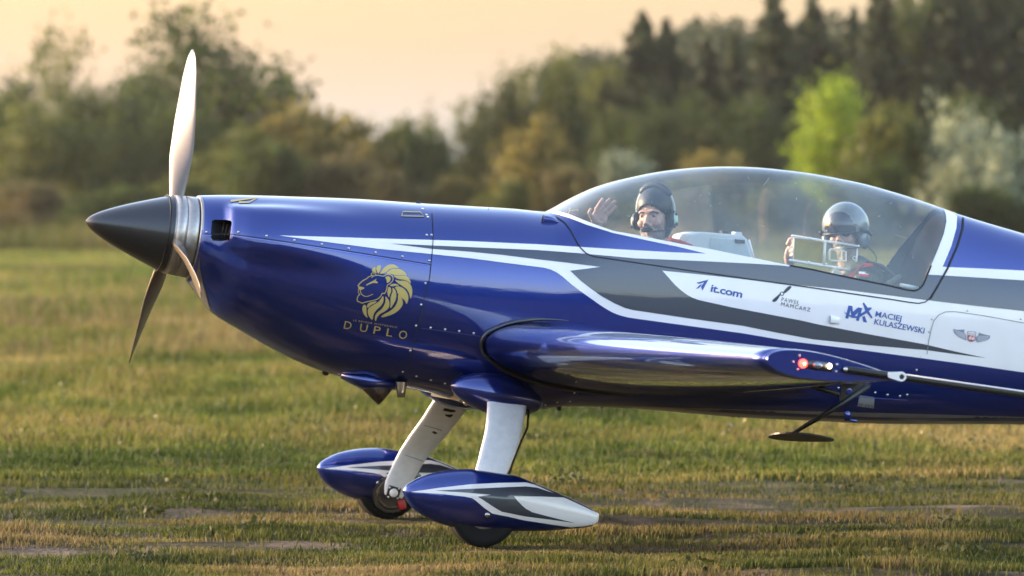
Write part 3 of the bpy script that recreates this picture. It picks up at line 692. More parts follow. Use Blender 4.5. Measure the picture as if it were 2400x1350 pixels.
# ---- landing gear
path = [(.185, .40, .735), (.165, .50, .70), (.145, .58, .635), (.124, .65, .558), (.082, .738, .449), (.050, .79, .366), (.018, .812, .27), (-.012, .818, .18), (-.018, .818, .125)]
chord = [.215, .205, .195, .185, .17, .155, .145, .13, .10]
def leg(sg):
    V, F = [], []; n = len(path); seg = 20; pp = []
    cu = [Curve1([(i, p[j]) for i, p in enumerate(path)]) for j in range(3)]; cc = Curve1(list(enumerate(chord)))
    ts = np.linspace(0, n - 1, 36)
    for t in ts: pp.append((Vector((float(cu[0](t)), float(cu[1](t)), float(cu[2](t)))), float(cc(t))))
    for i, (p, ch) in enumerate(pp):
        tn = (pp[min(i + 1, 35)][0] - pp[max(i - 1, 0)][0]).normalized(); side = Vector((0, -tn.z, tn.y)).normalized(); fore = Vector((1, 0, 0)); fore = (fore - tn * fore.dot(tn)).normalized()
        for k in range(seg):
            a = 2 * math.pi * k / seg; ca, sa = math.cos(a), math.sin(a)
            q = p + fore * ch / 2 * math.copysign(abs(ca) ** .75, ca) + side * .017 * math.copysign(abs(sa) ** .6, sa); V.append((q.x, q.y * sg, q.z))
    for i in range(35):
        for k in range(seg): F.append((i * seg + k, i * seg + (k + 1) % seg, (i + 1) * seg + (k + 1) % seg, (i + 1) * seg + k))
    F.append(tuple(35 * seg + k for k in range(seg)))
    return V, F
legs = {}
for sg in (-1, 1):
    V, F = leg(sg); legs[sg] = mesh_obj('landing_gear_leg', V, F, M['legwhite'], plane)
# grip patches and tape joints on the far leg (its inner face is seen)
def on_leg(px, py, sg):
    me = legs[sg].data; bv = BVHTree.FromPolygons([v.co for v in me.vertices], [tuple(p.vertices) for p in me.polygons]); d = rayA(px, py); r = bv.ray_cast(EYE_A, d, 100)
    return (r[0] - d * .0025) if r[0] is not None else P(px, py, .7 * sg)
vf = []
C3 = lambda x, y: (700 + x / 3.2139, 880 + y / 3.2139)
bvleg = BVHTree.FromPolygons([v.co for v in legs[1].data.vertices], [tuple(p.vertices) for p in legs[1].data.polygons])
def leg_print(polys):
    V, F = [], []
    for q in polys:
        o = len(V); 
        for x, y in q:
            px, py = C3(x, y); d = rayA(px, py); r = bvleg.ray_cast(EYE_A, d, 100); V.append((r[0] if r[0] is not None else P(px, py, .7)) - d * .003)
        F.append(tuple(range(o, o + len(q))))
    return V, F
for q_ in ([[(1085,265),(1098,245),(1180,262),(1182,275),(1150,278),(1120,272)], [(1102,292),(1128,295),(1162,292),(1160,305),(1140,318),(1105,306)], [(1003,428),(1015,418),(1048,432),(1036,440),(1028,444)]]): V, F = leg_print([q_]); mesh_obj('grip_tape', V, F, M['blackm'], legs[1], False)
for q_ in ([[(945,374),(1000,388),(1080,412),(1078,418),(1000,394),(946,378)], [(800,596),(870,620),(940,645),(938,650),(860,622),(800,600)]]): V, F = leg_print([q_]); mesh_obj('tape_joint', V, F, M['seam_l'], legs[1], False)
# brake hose behind the near leg
V, F = tube([P(1239,962,-.46), P(1236,1003,-.55), P(1221,1035,-.63), P(1207,1070,-.71), P(1192,1112,-.79), P(1184,1135,-.82)], .006, 8); mesh_obj('brake_hose', V, F, M['blackm'], plane)

# cuffs where the legs leave the fuselage
for sg in (-1, 1):
    V, F = [], []; nx, nk = 30, 28
    for i in range(nx + 1):
        t = i / nx; x = .185 - .30 + t * .50
        e = math.sin(math.pi * t) ** .55 if 0 < t < 1 else 0.0
        cy, cz = .395, .765
        for k in range(nk):
            a = 2 * math.pi * k / nk
            V.append((x, sg * (cy + .125 * e * math.cos(a)), cz - .03 * t + .105 * e * math.sin(a)))
    for i in range(nx):
        for k in range(nk): F.append((i * nk + k, i * nk + (k + 1) % nk, (i + 1) * nk + (k + 1) % nk, (i + 1) * nk + k))
    mesh_obj('gear_fairing', V, F, M['blue'], plane)

# ---- wheel fairings ("pants"): skins of their own with the same paint
PY = -.955
pt = [P(*p, PY) for p in [(943,1150),(950,1139),(965,1128),(1000,1112),(1060,1101),(1110,1100),(1200,1113),(1260,1135),(1330,1165),(1380,1189),(1396,1199)]]
pb = [P(*p, PY) for p in [(943,1150),(950,1168),(968,1192),(1000,1214),(1030,1227),(1060,1235),(1150,1243),(1250,1245),(1330,1240),(1385,1233),(1392,1228)]]
px0 = pt[0].x; px1 = min(pt[-1].x, pb[-1].x)
pT = Curve1([(p.x, p.z) for p in pt]); pB = Curve1([(px0, pt[0].z)] + [(p.x, p.z) for p in pb[1:]])
def pant_fn(y0):
    def f(u, ph):
        u = np.asarray(u, float); ph = np.asarray(ph, float); t = np.clip((u - px0) / (px1 - px0), 0, 1)
        w = .118 * np.interp(t, [0, .01, .03, .08, .18, .32, .5, .75, 1], [0.02, .17, .31, .52, .80, .97, 1, .70, .30])
        zt, zb = pT(u), pB(u); zc = (zt + zb) / 2; h = np.maximum((zt - zb) / 2, .002); s, c = np.sin(ph), np.cos(ph)
        nn = np.interp(t, [0, .4, 1], [2, 2.1, 2.5]); r = ((np.abs(s) / np.maximum(w, .002)) ** nn + (np.abs(c) / h) ** nn) ** (-1 / nn)
        return np.stack([u, y0 - r * s, zc + r * c], -1)
    return f
PN = Surf(pant_fn(PY), px0 + .0005, px1, 200, 96); PF = Surf(pant_fn(-PY), px0 + .0005, px1, 200, 96)
white_p = [(963,1153),(1030,1143.5),(1104,1135),(1170,1132),(1232,1131),(1252,1136),(1262,1140),(1330,1170),(1380,1193),(1394,1203),(1388,1229),(1370,1233),(1338,1235.5),(1285,1228),(1229,1219.5),(1190,1210.5),(1154,1203.6),(1135.6,1191),(1114,1172.5),(1106,1167.5),(1089,1164),(1040,1158)]
dark_p = [(1020.5,1150),(1075,1147),(1135.6,1144.5),(1190,1142),(1232,1140.5),(1258,1143.5),(1284,1152),(1331,1166.9),(1270,1164),(1204,1163),(1212,1173),(1222.7,1184),(1232,1192),(1247.6,1200.5),(1300,1214),(1347,1225.6),(1290,1217.5),(1229,1209.8),(1176,1199),(1160,1190),(1145,1180),(1120,1164),(1151,1159.4),(1085,1154)]
wp, dp_ = PN.uv(white_p, 4), PN.uv(dark_p, 4)
wp = [(px1 if u > px1 - .035 else u, ph) for u, ph in wp]
edge = [(px0 + .0005, p) for p in np.linspace(-math.pi, math.pi, 12)]
def pant(S, sg):
    full = [(px0 + .001, p) for p in np.linspace(-3.1405, 3.1405, 14)] + [(u, 3.1405) for u in np.linspace(px0 + .02, px1 - .01, 40)] + [(px1, p) for p in np.linspace(3.1405, -3.1405, 30)] + [(u, -3.1405) for u in np.linspace(px1 - .01, px0 + .02, 40)]
    o = S.patch('wheel_fairing', full, M['blue'], plane, [], 0, .012, .10)
    # blunt tail
    n = 30; ph = np.linspace(-math.pi, math.pi, n, endpoint=False); ring, _ = S.ev(np.full(n, px1), ph, 0); V = [Vector(v) for v in ring]; c = sum(V, Vector()) / n
    V2 = [c + (v - c) * .8 + Vector((.012, 0, 0)) for v in V]; V += V2; V.append(c + Vector((.014, 0, 0)))
    F = [(i, (i + 1) % n, n + (i + 1) % n, n + i) for i in range(n)] + [(n + i, n + (i + 1) % n, 2 * n) for i in range(n)]
    mesh_obj('tail_cap', V, F, M['white'], o)
    for s2 in (1, -1):
        a = wp if s2 > 0 else mirror(wp); b = dp_ if s2 > 0 else mirror(dp_)
        for nm, q, m_, of in (('white_paint', a, M['white'], .0012), ('black_paint', b, M['gray' if s2 > 0 else 'blackp'], .0024)):
            w = S.patch(nm, q, m_, o, [], of, .02, .12)
    return o
fn_, ff_ = pant(PN, -1), pant(PF, 1)
def pant_bolt(S, par, px, py, side):
    u, ph = PN.hit(px, py); ph = ph * side; c, n = S.ev([u], [ph], 0.003); c = Vector(c[0]); n = Vector(n[0]); a = n.orthogonal().normalized(); b = n.cross(a)
    R = Matrix((a, b, n)).transposed(); V, F = ellipsoid(c, (.014, .014, .008), 16, 8, R); mesh_obj('fairing_bolt', V, F, M['steel'], par)
pant_bolt(PN, fn_, 1142, 1207, 1)
d = rayA(887, 1132); r_ = PF.bvh.ray_cast(EYE_A, d, 100)
if r_[0] is not None: V, F = ellipsoid(r_[0], (.012, .006, .012), 16, 8); mesh_obj('fairing_bolt', V, F, M['steel'], ff_)
for y0 in (PY, -PY):
    wr = .178; c_ = (-.012 if y0 < 0 else -.03, wr - .004)
    prof = [(-.055, .085), (-.062, .11), (-.066, .145), (-.060, .165), (-.045, .174), (-.032, .176), (-.030, .173), (-.026, .173), (-.024, .178), (-.008, .1785), (-.006, .175), (.0, .175)]
    prof = prof + [(-a, b) for a, b in prof[::-1]]
    V, F = lathe_y([(y0 + a, b) for a, b in prof], 72, c_)
    wh = mesh_obj('wheel', V, F, M['rubber'], plane)
    V, F = lathe_y([(y0 - .05, .0), (y0 - .045, .05), (y0 - .055, .07), (y0 - .058, .088), (y0 + .058, .088), (y0 + .055, .07), (y0 + .045, .05), (y0 + .05, 0)], 40, c_); mesh_obj('rim', V, F, M['ring'], wh)
    V, F = lathe_y([(y0 - math.copysign(.080, y0), .055), (y0 - math.copysign(.080, y0), .105), (y0 - math.copysign(.074, y0), .105)], 40, c_); mesh_obj('brake_disc', V, F, M['steel'], wh)
# wheel well and brake disc seen on the inner side of the far wheel
wc_ = P(918, 1158, .84)
V, F = lathe_y([(.838, .0), (.838, .100), (.86, .104)], 40, (wc_.x, wc_.z)); mesh_obj('wheel_well', V, F, M['blackp'], ff_, False)
V, F = lathe_y([(.832, .066), (.830, .069), (.830, .082), (.834, .085), (.836, .085)], 40, (wc_.x, wc_.z)); mesh_obj('brake_disc', V, F, M['pipe'], ff_)
# axle plate and red brake caliper on the inner face of the far leg
ap = P(922, 1155, .796)
V, F = box(ap, (.068, .014, .068), Matrix.Rotation(math.radians(8), 3, 'Y')); pl_ = mesh_obj('axle_plate', V, F, M['blackm'], plane, False)
V, F = lathe_y([(ap.y - .014, .0), (ap.y - .014, .022), (ap.y - .004, .024)], 24, (ap.x, ap.z)); mesh_obj('axle_cap', V, F, M['white'], pl_)
vf = [ellipsoid(ap + Vector((dx, -.008, dz)), (.006, .005, .006), 10, 6) for dx in (-.026, .026) for dz in (-.026, .026)]
V, F = merge(*vf); tag(mesh_obj('axle_bolts', V, F, M['steel'], pl_), kind='stuff')
cp = P(941, 1182, .83); bm = bmesh.new(); bmesh.ops.create_cube(bm, size=1); bmesh.ops.scale(bm, vec=(.040, .03, .055), verts=bm.verts); bmesh.ops.rotate(bm, matrix=Matrix.Rotation(math.radians(-25), 3, 'Y'), verts=bm.verts); bmesh.ops.translate(bm, vec=cp, verts=bm.verts)
bm_obj('brake_caliper', bm, mat('red_caliper', (0.42, 0.02, 0.02), .4), plane, True, .006)

# ---- wings
LEr, LEt, TEt = P(1133, 803, -.42), P(1792, 840, -4.0), P(2118, 888, -4.0)
yt = 3.98; yr = .40; cr = 1.78; ct = TEt.x - LEt.x
def foil(t, th):  # half thickness of a symmetric section, blunt nose
    return 5 * th * (0.2969 * math.sqrt(t) - 0.1260 * t - 0.3516 * t * t + 0.2843 * t ** 3 - 0.1036 * t ** 4)
def wing_station(y):
    s = (y - .42) / (4.0 - .42); return LEr.x + (LEt.x - LEr.x) * s, cr + (ct - cr) * s, LEr.z + (LEt.z - LEr.z) * s, .165 + (.185 - .165) * s
def wing_part(name, sg, t0, t1, ya, yb, m, ny=24, parent=plane, thick=lambda y: 1.0):
    """slice of the wing between chord fractions t0 and t1 and spans ya, yb, closed all round"""
    tt = [t0 + (t1 - t0) * (1 - math.cos(math.pi * .5 * i / 26)) for i in range(27)] if t0 == 0 else list(np.linspace(t0, t1, 14))
    loop = [(t, 1) for t in tt] + [(t, -1) for t in reversed(tt[1 if t0 == 0 else 0:])]
    V, F = [], []; n = len(loop)
    for j in range(ny + 1):
        y = ya + (yb - ya) * j / ny; xl, c, z, th = wing_station(y)
        for t, s in loop: V.append((xl + c * t, sg * y, z + s * c * foil(t, th) * thick(y)))
    for j in range(ny):
        for k in range(n): F.append((j * n + k, j * n + (k + 1) % n, (j + 1) * n + (k + 1) % n, (j + 1) * n + k))
    F.append(tuple(range(n))); F.append(tuple(ny * n + k for k in range(n - 1, -1, -1)))
    o = mesh_obj(name, V, F, m, parent)
    bm = bmesh.new(); bm.from_mesh(o.data); bmesh.ops.recalc_face_normals(bm, faces=bm.faces[:]); bm.to_mesh(o.data); bm.free()
    for e in (o.data.polygons[-1], o.data.polygons[-2]): e.use_smooth = False
    return o
for sg in (-1, 1):
    w = wing_part('wing', sg, 0.0, .74, .36, yt, M['blue'], 30, thick=lambda y: 1 + .13 * math.exp(-((y - .36) / .16) ** 2))
    wing_part('wing_root', sg, .742, 1.0, .36, .62, M['blue'], 4)
    wing_part('aileron', sg, .748, 1.0, .63, yt, M['blue'], 14)
    # black seal round the root
    loop = []
    xl, c, z, th = wing_station(.445)
    for s in (1, -1):
        for t in ([.24, .20, .16, .13, .09, .055, .03, .012, .003, 0] if s > 0 else [.003, .012, .03, .055, .09, .13, .18, .24, .30, .4, .5]):
            loop.append((xl + c * t, t, z + s * c * foil(t, th) * 1.20))
    pts = []
    for x, t, zz in loop:  # the seal sits where the wing meets the skin
        a, ap_ = 0.0, 0.0
        lo_, hi_ = .25, .6
        ph = np.linspace(.2, 2.6, 160); B = body(np.full(160, min(x, XEND)), ph); k = int(np.argmin(abs(B[:, 2] - zz))); pts.append(Vector((x, sg * (-B[k, 1] + .010), zz)))
    V, F = tube([p_ + Vector((-.012 if abs(p_.z - z) < .06 else 0, 0, 0)) for p_ in pts], [.0105 * min(1, .12 + i_ * .30, .12 + (len(pts) - 1 - i_) * .30) for i_ in range(len(pts))], 10, True); mesh_obj('wing_root_seal', V, F, M['blackp'], plane)
# near wing tip: end plate, lights, sighting rod
tipc = lambda px, py: P(px, py, -4.0)
xl, c, z, th = wing_station(yt)
V, F = [], []; n = 40
for j, (dy, sc) in enumerate(((0, 1.0), (.010, .985), (.016, .95))):
    for k in range(n + 1):
        t = .5 * (1 - math.cos(math.pi * k / n)); V.append((xl + c * .5 + (c * t - c * .5) * sc, -(yt + .002 + dy), z + c * foil(t, th) * sc * 1.02))
    for k in range(n - 1, 0, -1):
        t = .5 * (1 - math.cos(math.pi * k / n)); V.append((xl + c * .5 + (c * t - c * .5) * sc, -(yt + .002 + dy), z - c * foil(t, th) * sc * 1.02))
m_ = 2 * n
for j in range(2): F += [(j * m_ + k, (j + 1) * m_ + k, (j + 1) * m_ + (k + 1) % m_, j * m_ + (k + 1) % m_) for k in range(m_)]
F.append(tuple(2 * m_ + k for k in range(m_)))
tip = mesh_obj('wing_tip_plate', V, F, M['blue'], plane); tip.data.polygons[-1].use_smooth = False
yy = -(yt + .022)
def tipdisc(name, px, py, r, h, m, par=tip, seg=24, flat=1.0):
    q = P(px, py, yy); V, F = ellipsoid(q, (r, h, r * flat), seg, 12); return mesh_obj(name, V, F, m, par)
tipdisc('red_navigation_light', 1882, 852, .019, .020, mat('red_light', (0.8, 0.03, 0.02), .2, emit=(1.0, .03, .02, 2.2)))
tipdisc('red_light_filament', 1882, 852, .008, .026, mat('red_core', (1, .3, .1), .2, emit=(1.0, .35, .15, 4.0)))
tipdisc('strobe_light', 1916, 856, .022, .016, mat('strobe_glass', (0.30, 0.31, 0.34), .15, .6, .5), flat=.72)
tipdisc('white_position_light', 1944, 858, .010, .014, mat('warm_light', (1, .9, .6), .2, emit=(1.0, .70, .4, 1.6)), flat=1.2)
q0, q1 = P(1876, 851, yy + .006), P(1950, 862, yy + .006); V, F = tube([q0, q0 + (q1 - q0) * .5, q1], [.016, .022, .018], 16, flat=.5, side=(0, 0, 1)); mesh_obj('light_housing', V, F, M['blackp'], tip)
for p_ in ((1859,848), (1962,854), (1960,871), (1874,833), (1870,866)): tipdisc('tip_screw', *p_, .0055, .004, M['steel'], seg=10)
for p_ in ((1968,838), (1974,841), (1984,842), (1988,844)):
    q = P(p_[0], p_[1], -3.9); V, F = tube([q, q - Vector((0, 0, .012))], .004, 6); mesh_obj('hinge_pin', V, F, M['steel'], tip)
q0, q1 = P(1978, 865, yy - .012), P(2560, 948, yy - .012)
V, F = tube([q0, q0 + (q1 - q0) * .02, q1], [.012, .0155, .0155], 16); rod = mesh_obj('sighting_rod', V, F, M['blackm'], plane)
q = P(1982, 866, yy - .022); V, F = ellipsoid(q, (.010, .008, .010), 14, 8); mesh_obj('rod_bolt', V, F, M['steel'], rod)
q0b, q1b = P(2116, 877.5, yy - .03), P(2560, 940, yy - .03); V, F = tube([q0b, q1b], .0035, 8); mesh_obj('rod_highlight', V, F, M['white'], rod)  # thin white tube standing in for the bright highlight along the rod
# white lug on the rod
lug = bmesh.new(); nlug = 20; outer, inner = [], []
for k in range(nlug):
    a = 2 * math.pi * k / nlug; ca, sa = math.cos(a), math.sin(a); rr = 11.5 if ca > -.2 else 11.5
    px_, py_ = 2113 + 11.5 * ca, 882.5 + 11.5 * sa
    if ca < -.5: px_, py_ = 2088 + 6.5 * ca * 1.0, 879 + 7 * sa / .87
    outer.append(P(px_, py_, yy - .034)); inner.append(P(2114 + 6.3 * ca, 883 + 6.3 * sa, yy - .034))
vo = [lug.verts.new(v) for v in outer]; vi = [lug.verts.new(v) for v in inner]; vo2 = [lug.verts.new(v + Vector((0, .01, 0))) for v in outer]; vi2 = [lug.verts.new(v + Vector((0, .01, 0))) for v in inner]
for k in range(nlug):
    j = (k + 1) % nlug; lug.faces.new((vo[k], vo[j], vi[j], vi[k])); lug.faces.new((vo2[k], vi2[k], vi2[j], vo2[j])); lug.faces.new((vo[k], vo2[k], vo2[j], vo[j])); lug.faces.new((vi[k], vi[j], vi2[j], vi2[k]))
bm_obj('rod_lug', lug, M['white'], rod)
# ---- aileron spade under the near wing
SY = -2.35
bm = bmesh.new(); q = [P(*p, SY) for p in [(1975,900),(2043,902),(2030,918),(1998,930),(1972,948),(1968,935)]]
f0 = [bm.verts.new(v) for v in q]; f1 = [bm.verts.new(v + Vector((0, .012, 0))) for v in q]; n = len(q)
bm.faces.new(f0); bm.faces.new(f1[::-1]); [bm.faces.new((f0[i], f1[i], f1[(i + 1) % n], f0[(i + 1) % n])) for i in range(n)]
brk = bm_obj('spade_bracket', bm, M['blackm'], plane)
q = P(1990, 918, SY - .003); V, F = lathe_y([(q.y, .0), (q.y - .001, .012), (q.y, .016)], 20, (q.x, q.z)); mesh_obj('bracket_hole', V, F, M['blue'], brk)
V, F = tube([P(2036, 904, SY), P(1960, 955, SY), P(1850, 1020, SY)], [.012, .013, .010], 10, flat=.6); mesh_obj('spade_arm', V, F, M['blackm'], plane)
V, F = tube([P(1868, 893, SY), P(1966, 925, SY)], .012, 8); mesh_obj('spade_strut', V, F, M['blackm'], plane)
SPT = [(1795,1025),(1830,1020),(1963,1013),(1967,1016),(1930,1027),(1905,1034),(1860,1033),(1815,1029)]
cz_ = P(1880, 1024, SY); V, F = [], []
for k in range(28):
    a = 2 * math.pi * k / 28; V.append((cz_.x + .155 * math.cos(a) * (1 if math.cos(a) > 0 else 1.0) , SY + .13 * math.sin(a) * (1 - .35 * math.cos(a)), cz_.z + .004 + .018 * (1 - math.cos(a)) * .3 + .012 * math.cos(a)))
for k in range(28): V.append((V[k][0], V[k][1], V[k][2] - .008))
V = [(v[0], v[1], v[2] - .16 * (v[1] - SY) - .008) for v in V]
F = [tuple(range(28)), tuple(range(55, 27, -1))] + [(k, (k + 1) % 28, 28 + (k + 1) % 28, 28 + k) for k in range(28)]
spd = mesh_obj('spade_plate', V, F, M['blackm'], plane, False); spd.rotation_euler = (0, 0, 0)

# ---- tail (outside the frame): fin, rudder, tailplane, tail wheel
def slab(name, pts_xz, th, y0, m, horizontal=False):
    n = len(pts_xz); V = []
    for s in (-1, 1):
        for x, z in pts_xz: V.append((x, y0 + s * th / 2, z) if not horizontal else (x, z, y0 + s * th / 2))
    return mesh_obj(name, V, [tuple(range(n)), tuple(range(2 * n - 1, n - 1, -1))] + [(i, (i + 1) % n, n + (i + 1) % n, n + i) for i in range(n)], m, plane, False)
slab('fin', [(4.15, 1.70), (4.75, 2.55), (4.98, 2.62), (4.98, 1.50), (4.6, 1.5)], .05, 0, M['blue'])
slab('rudder', [(4.99, 1.25), (4.99, 2.64), (5.25, 2.60), (5.45, 1.6), (5.35, 1.2)], .04, 0, M['white'])
slab('tailplane', [(4.2, -.1), (4.45, -1.6), (5.1, -1.65), (5.1, 1.65), (4.45, 1.6), (4.2, .1)], .045, 1.52, M['white'], True)
V, F = tube([(4.7, 0, 1.2), (4.95, 0, .98)], .02, 8); mesh_obj('tail_wheel_fork', V, F, M['blackm'], plane)
V, F = lathe_y([(-.03, .02), (-.03, .065), (-.015, .075), (.015, .075), (.03, .065), (.03, .02)], 24, (4.97, .95)); mesh_obj('tail_wheel', V, F, M['rubber'], plane)

# ---- cockpit interior
floor_z = 0.84
V, F = [], []; xs = np.linspace(X(1290), X(2190), 24)
for x in xs:
    w = float(cW(x)) - .03; zt_ = 1.30
    B = body(np.full(200, x), np.linspace(.05, math.pi - .05, 200)); 
    prof = []
    for zz in (1.42, 1.30, 1.15, 1.0, floor_z + .02):
        zz = max(zz, float(cB(x)) + .04)
        k = int(np.argmin(abs(B[:, 2] - zz))); prof.append((-B[k, 1] - .018, zz))
    V += [(x, -a, b) for a, b in prof] + [(x, a, b) for a, b in prof[::-1]]
nprof = 10
for i in range(len(xs) - 1):
    for k in range(nprof - 1): F.append((i * nprof + k, i * nprof + k + 1, (i + 1) * nprof + k + 1, (i + 1) * nprof + k))
mesh_obj('cockpit_tub', V, F, M['carbon'], plane)
# head fairing behind the rear seat: dark arch with a recess, its front edge leaning back
def arch(x0_, x1_, z0_, sc, n=24):
    V = []
    for xx, zz in ((x0_, z0_), (x1_, None)): pass
    return V
hb = [((2100, 672), (2208, 500))]
V, F = [], []; rings = 14; nk = 26
for i in range(rings + 1):
    t = i / rings
    # leaning hoop from the sill up to the top of the pane
    pxl = 2098 + (2203 - 2098) * t ** 1.0; zc = P(pxl, 690 + (498 - 690) * t).z
    V.append(None)
V, F = [], []
ph_list = np.linspace(-1.55, 1.55, nk)
def hoop(px_low, px_top, inset, n=nk):
    out = []
    for p in ph_list:
        a = abs(p) / 1.55; u = X(px_top, 510) + (X(px_low, 690) - X(px_top, 510)) * (a ** 1.3)
        q = body(np.array([u]), np.array([p]))[0]; c = np.array((u, 0, 1.30)); q = q + (c - q) * inset; out.append(tuple(q))
    return out
h0, h1, h2, h3 = hoop(2098, 2205, .02), hoop(2106, 2200, .10), hoop(2130, 2212, .16), hoop(2190, 2216, .30)
V = h0 + h1 + h2 + h3; F = []
for r_ in range(3): F += [(r_ * nk + k, r_ * nk + k + 1, (r_ + 1) * nk + k + 1, (r_ + 1) * nk + k) for k in range(nk - 1)]
hf = mesh_obj('head_fairing', V, F, mat('matt_black_lining', (0.012, 0.013, 0.017), .95, spec=.04), plane)
V = h3 + [(X(2215, 560), 0, 1.35)]; mesh_obj('rear_bulkhead', V, [(k, k + 1, nk) for k in range(nk - 1)], M['dark'], plane, False)
# seats
def seat(cx, zs):
    vf = [box((cx, 0, zs + .02), (.34, .40, .05)), box((cx + .22, 0, zs + .22), (.04, .38, .40), Matrix.Rotation(math.radians(18), 3, 'Y'))]
    V, F = merge(*vf); return mesh_obj('seat', V, F, M['blackm'], plane, False)
# ================================================================== ground and vegetation
def attr_mat(name, rough=0.85, trans=0.0, noise_amt=0.0, gain=1.0):
    m = bpy.data.materials.new(name); m.use_nodes = True; t = m.node_tree; N = t.nodes.new; L = t.links.new
    b = t.nodes['Principled BSDF']; out = [n for n in t.nodes if n.type == 'OUTPUT_MATERIAL'][0]
    a = N('ShaderNodeAttribute'); a.attribute_name = 'tone'; L(a.outputs['Color'], b.inputs['Base Color']); b.inputs['Roughness'].default_value = rough
    b.inputs['Specular IOR Level'].default_value = 0.25
    if trans:
        tr = N('ShaderNodeBsdfTranslucent'); L(a.outputs['Color'], tr.inputs[0]); mx = N('ShaderNodeMixShader'); mx.inputs[0].default_value = trans
        L(b.outputs[0], mx.inputs[1]); L(tr.outputs[0], mx.inputs[2]); L(mx.outputs[0], out.inputs[0])
    return m
M['grass'] = attr_mat('grass_blades', 0.7, 0.45)

def ground_mat():
    m = bpy.data.materials.new('meadow_soil'); m.use_nodes = True; t = m.node_tree; N = t.nodes.new; L = t.links.new; b = t.nodes['Principled BSDF']
    b.inputs['Roughness'].default_value = 0.95; b.inputs['Specular IOR Level'].default_value = 0.1
    g = N('ShaderNodeNewGeometry'); sx = N('ShaderNodeSeparateXYZ'); L(g.outputs['Position'], sx.inputs[0])
    def noi(scale, det=6, dist=0.0):
        n = N('ShaderNodeTexNoise'); n.inputs['Scale'].default_value = scale; n.inputs['Detail'].default_value = det; n.inputs['Distortion'].default_value = dist; L(g.outputs['Position'], n.inputs['Vector']); return n
    def ramp(src, stops):
        r = N('ShaderNodeValToRGB'); e = r.color_ramp.elements
        while len(e) < len(stops): e.new(0.5)
        for k, (p, c) in enumerate(stops): e[k].position = p; e[k].color = (*c, 1)
        L(src, r.inputs[0]); return r
    n1 = noi(0.09, 8); r1 = ramp(n1.outputs[0], [(0.3, (0.030, 0.042, 0.010)), (0.5, (0.05, 0.058, 0.016)), (0.62, (0.08, 0.07, 0.026)), (0.75, (0.06, 0.065, 0.018))])
    n2 = noi(2.4, 9, .4); r2 = ramp(n2.outputs[0], [(0.35, (0.022, 0.022, 0.009)), (0.5, (0.04, 0.035, 0.016)), (0.6, (0.085, 0.064, 0.045)), (0.72, (0.14, 0.108, 0.080))])
    # the worn strip where aircraft roll: bare soil shows; it ends about 25 m from the camera
    mr = N('ShaderNodeMapRange'); mr.inputs[1].default_value = 22.5; mr.inputs[2].default_value = 27; mr.inputs[3].default_value = 1; mr.inputs[4].default_value = 0; L(sx.outputs[1], mr.inputs[0])
    mx = N('ShaderNodeMix'); mx.data_type = 'RGBA'; L(mr.outputs[0], mx.inputs[0]); L(r1.outputs[0], mx.inputs[6]); L(r2.outputs[0], mx.inputs[7])
    L(mx.outputs[2], b.inputs['Base Color'])
    n3 = noi(30, 6); bp = N('ShaderNodeBump'); bp.inputs['Strength'].default_value = 0.8; bp.inputs['Distance'].default_value = 0.03; L(n3.outputs[0], bp.inputs['Height']); L(bp.outputs[0], b.inputs['Normal'])
    return m
# one sheet to the horizon, finely divided where the aeroplane rolls
xs = np.unique(np.concatenate([np.linspace(-700, -30, 12), np.linspace(-30, 30, 121), np.linspace(30, 700, 12)]))
ys = np.unique(np.concatenate([np.linspace(-250, 10, 10), np.linspace(10, 40, 151), np.linspace(40, 120, 60), np.linspace(120, 800, 20)]))
def ground_z(x, y):
    f = smooth(8, 16, y) * (1 - smooth(90, 150, y)) * (1 - smooth(20, 30, np.abs(x)))
    z = 0.018 * np.sin(x * 1.3 + 2 * np.sin(y * .7)) * np.sin(y * 2.1 + .5) + 0.012 * np.sin(x * 3.1 + y * 4.3) * np.sin(y * 5.3 - x) + .010 * np.sin(y * 7.7 + np.sin(x * 2.2))
    wheel = np.exp(-(((x + .16) / .5) ** 2 + ((y - 19.7) / .4) ** 2)) + np.exp(-(((x + .68) / .5) ** 2 + ((y - 21.5) / .4) ** 2))
    return f * (z * (1 + .06 * np.maximum(0, y - 24)) * (1 - np.clip(wheel, 0, 1))) - .004
GX, GY = np.meshgrid(xs, ys, indexing='ij'); GZ = ground_z(GX, GY)
V = np.stack([GX.ravel(), GY.ravel(), GZ.ravel()], 1); ny_ = len(ys)
F = [(i * ny_ + j, (i + 1) * ny_ + j, (i + 1) * ny_ + j + 1, i * ny_ + j + 1) for i in range(len(xs) - 1) for j in range(ny_ - 1)]
gr = mesh_obj('ground', V, F, ground_mat()); tag(gr, 'flat grass airfield running out to the tree line', kind='structure')

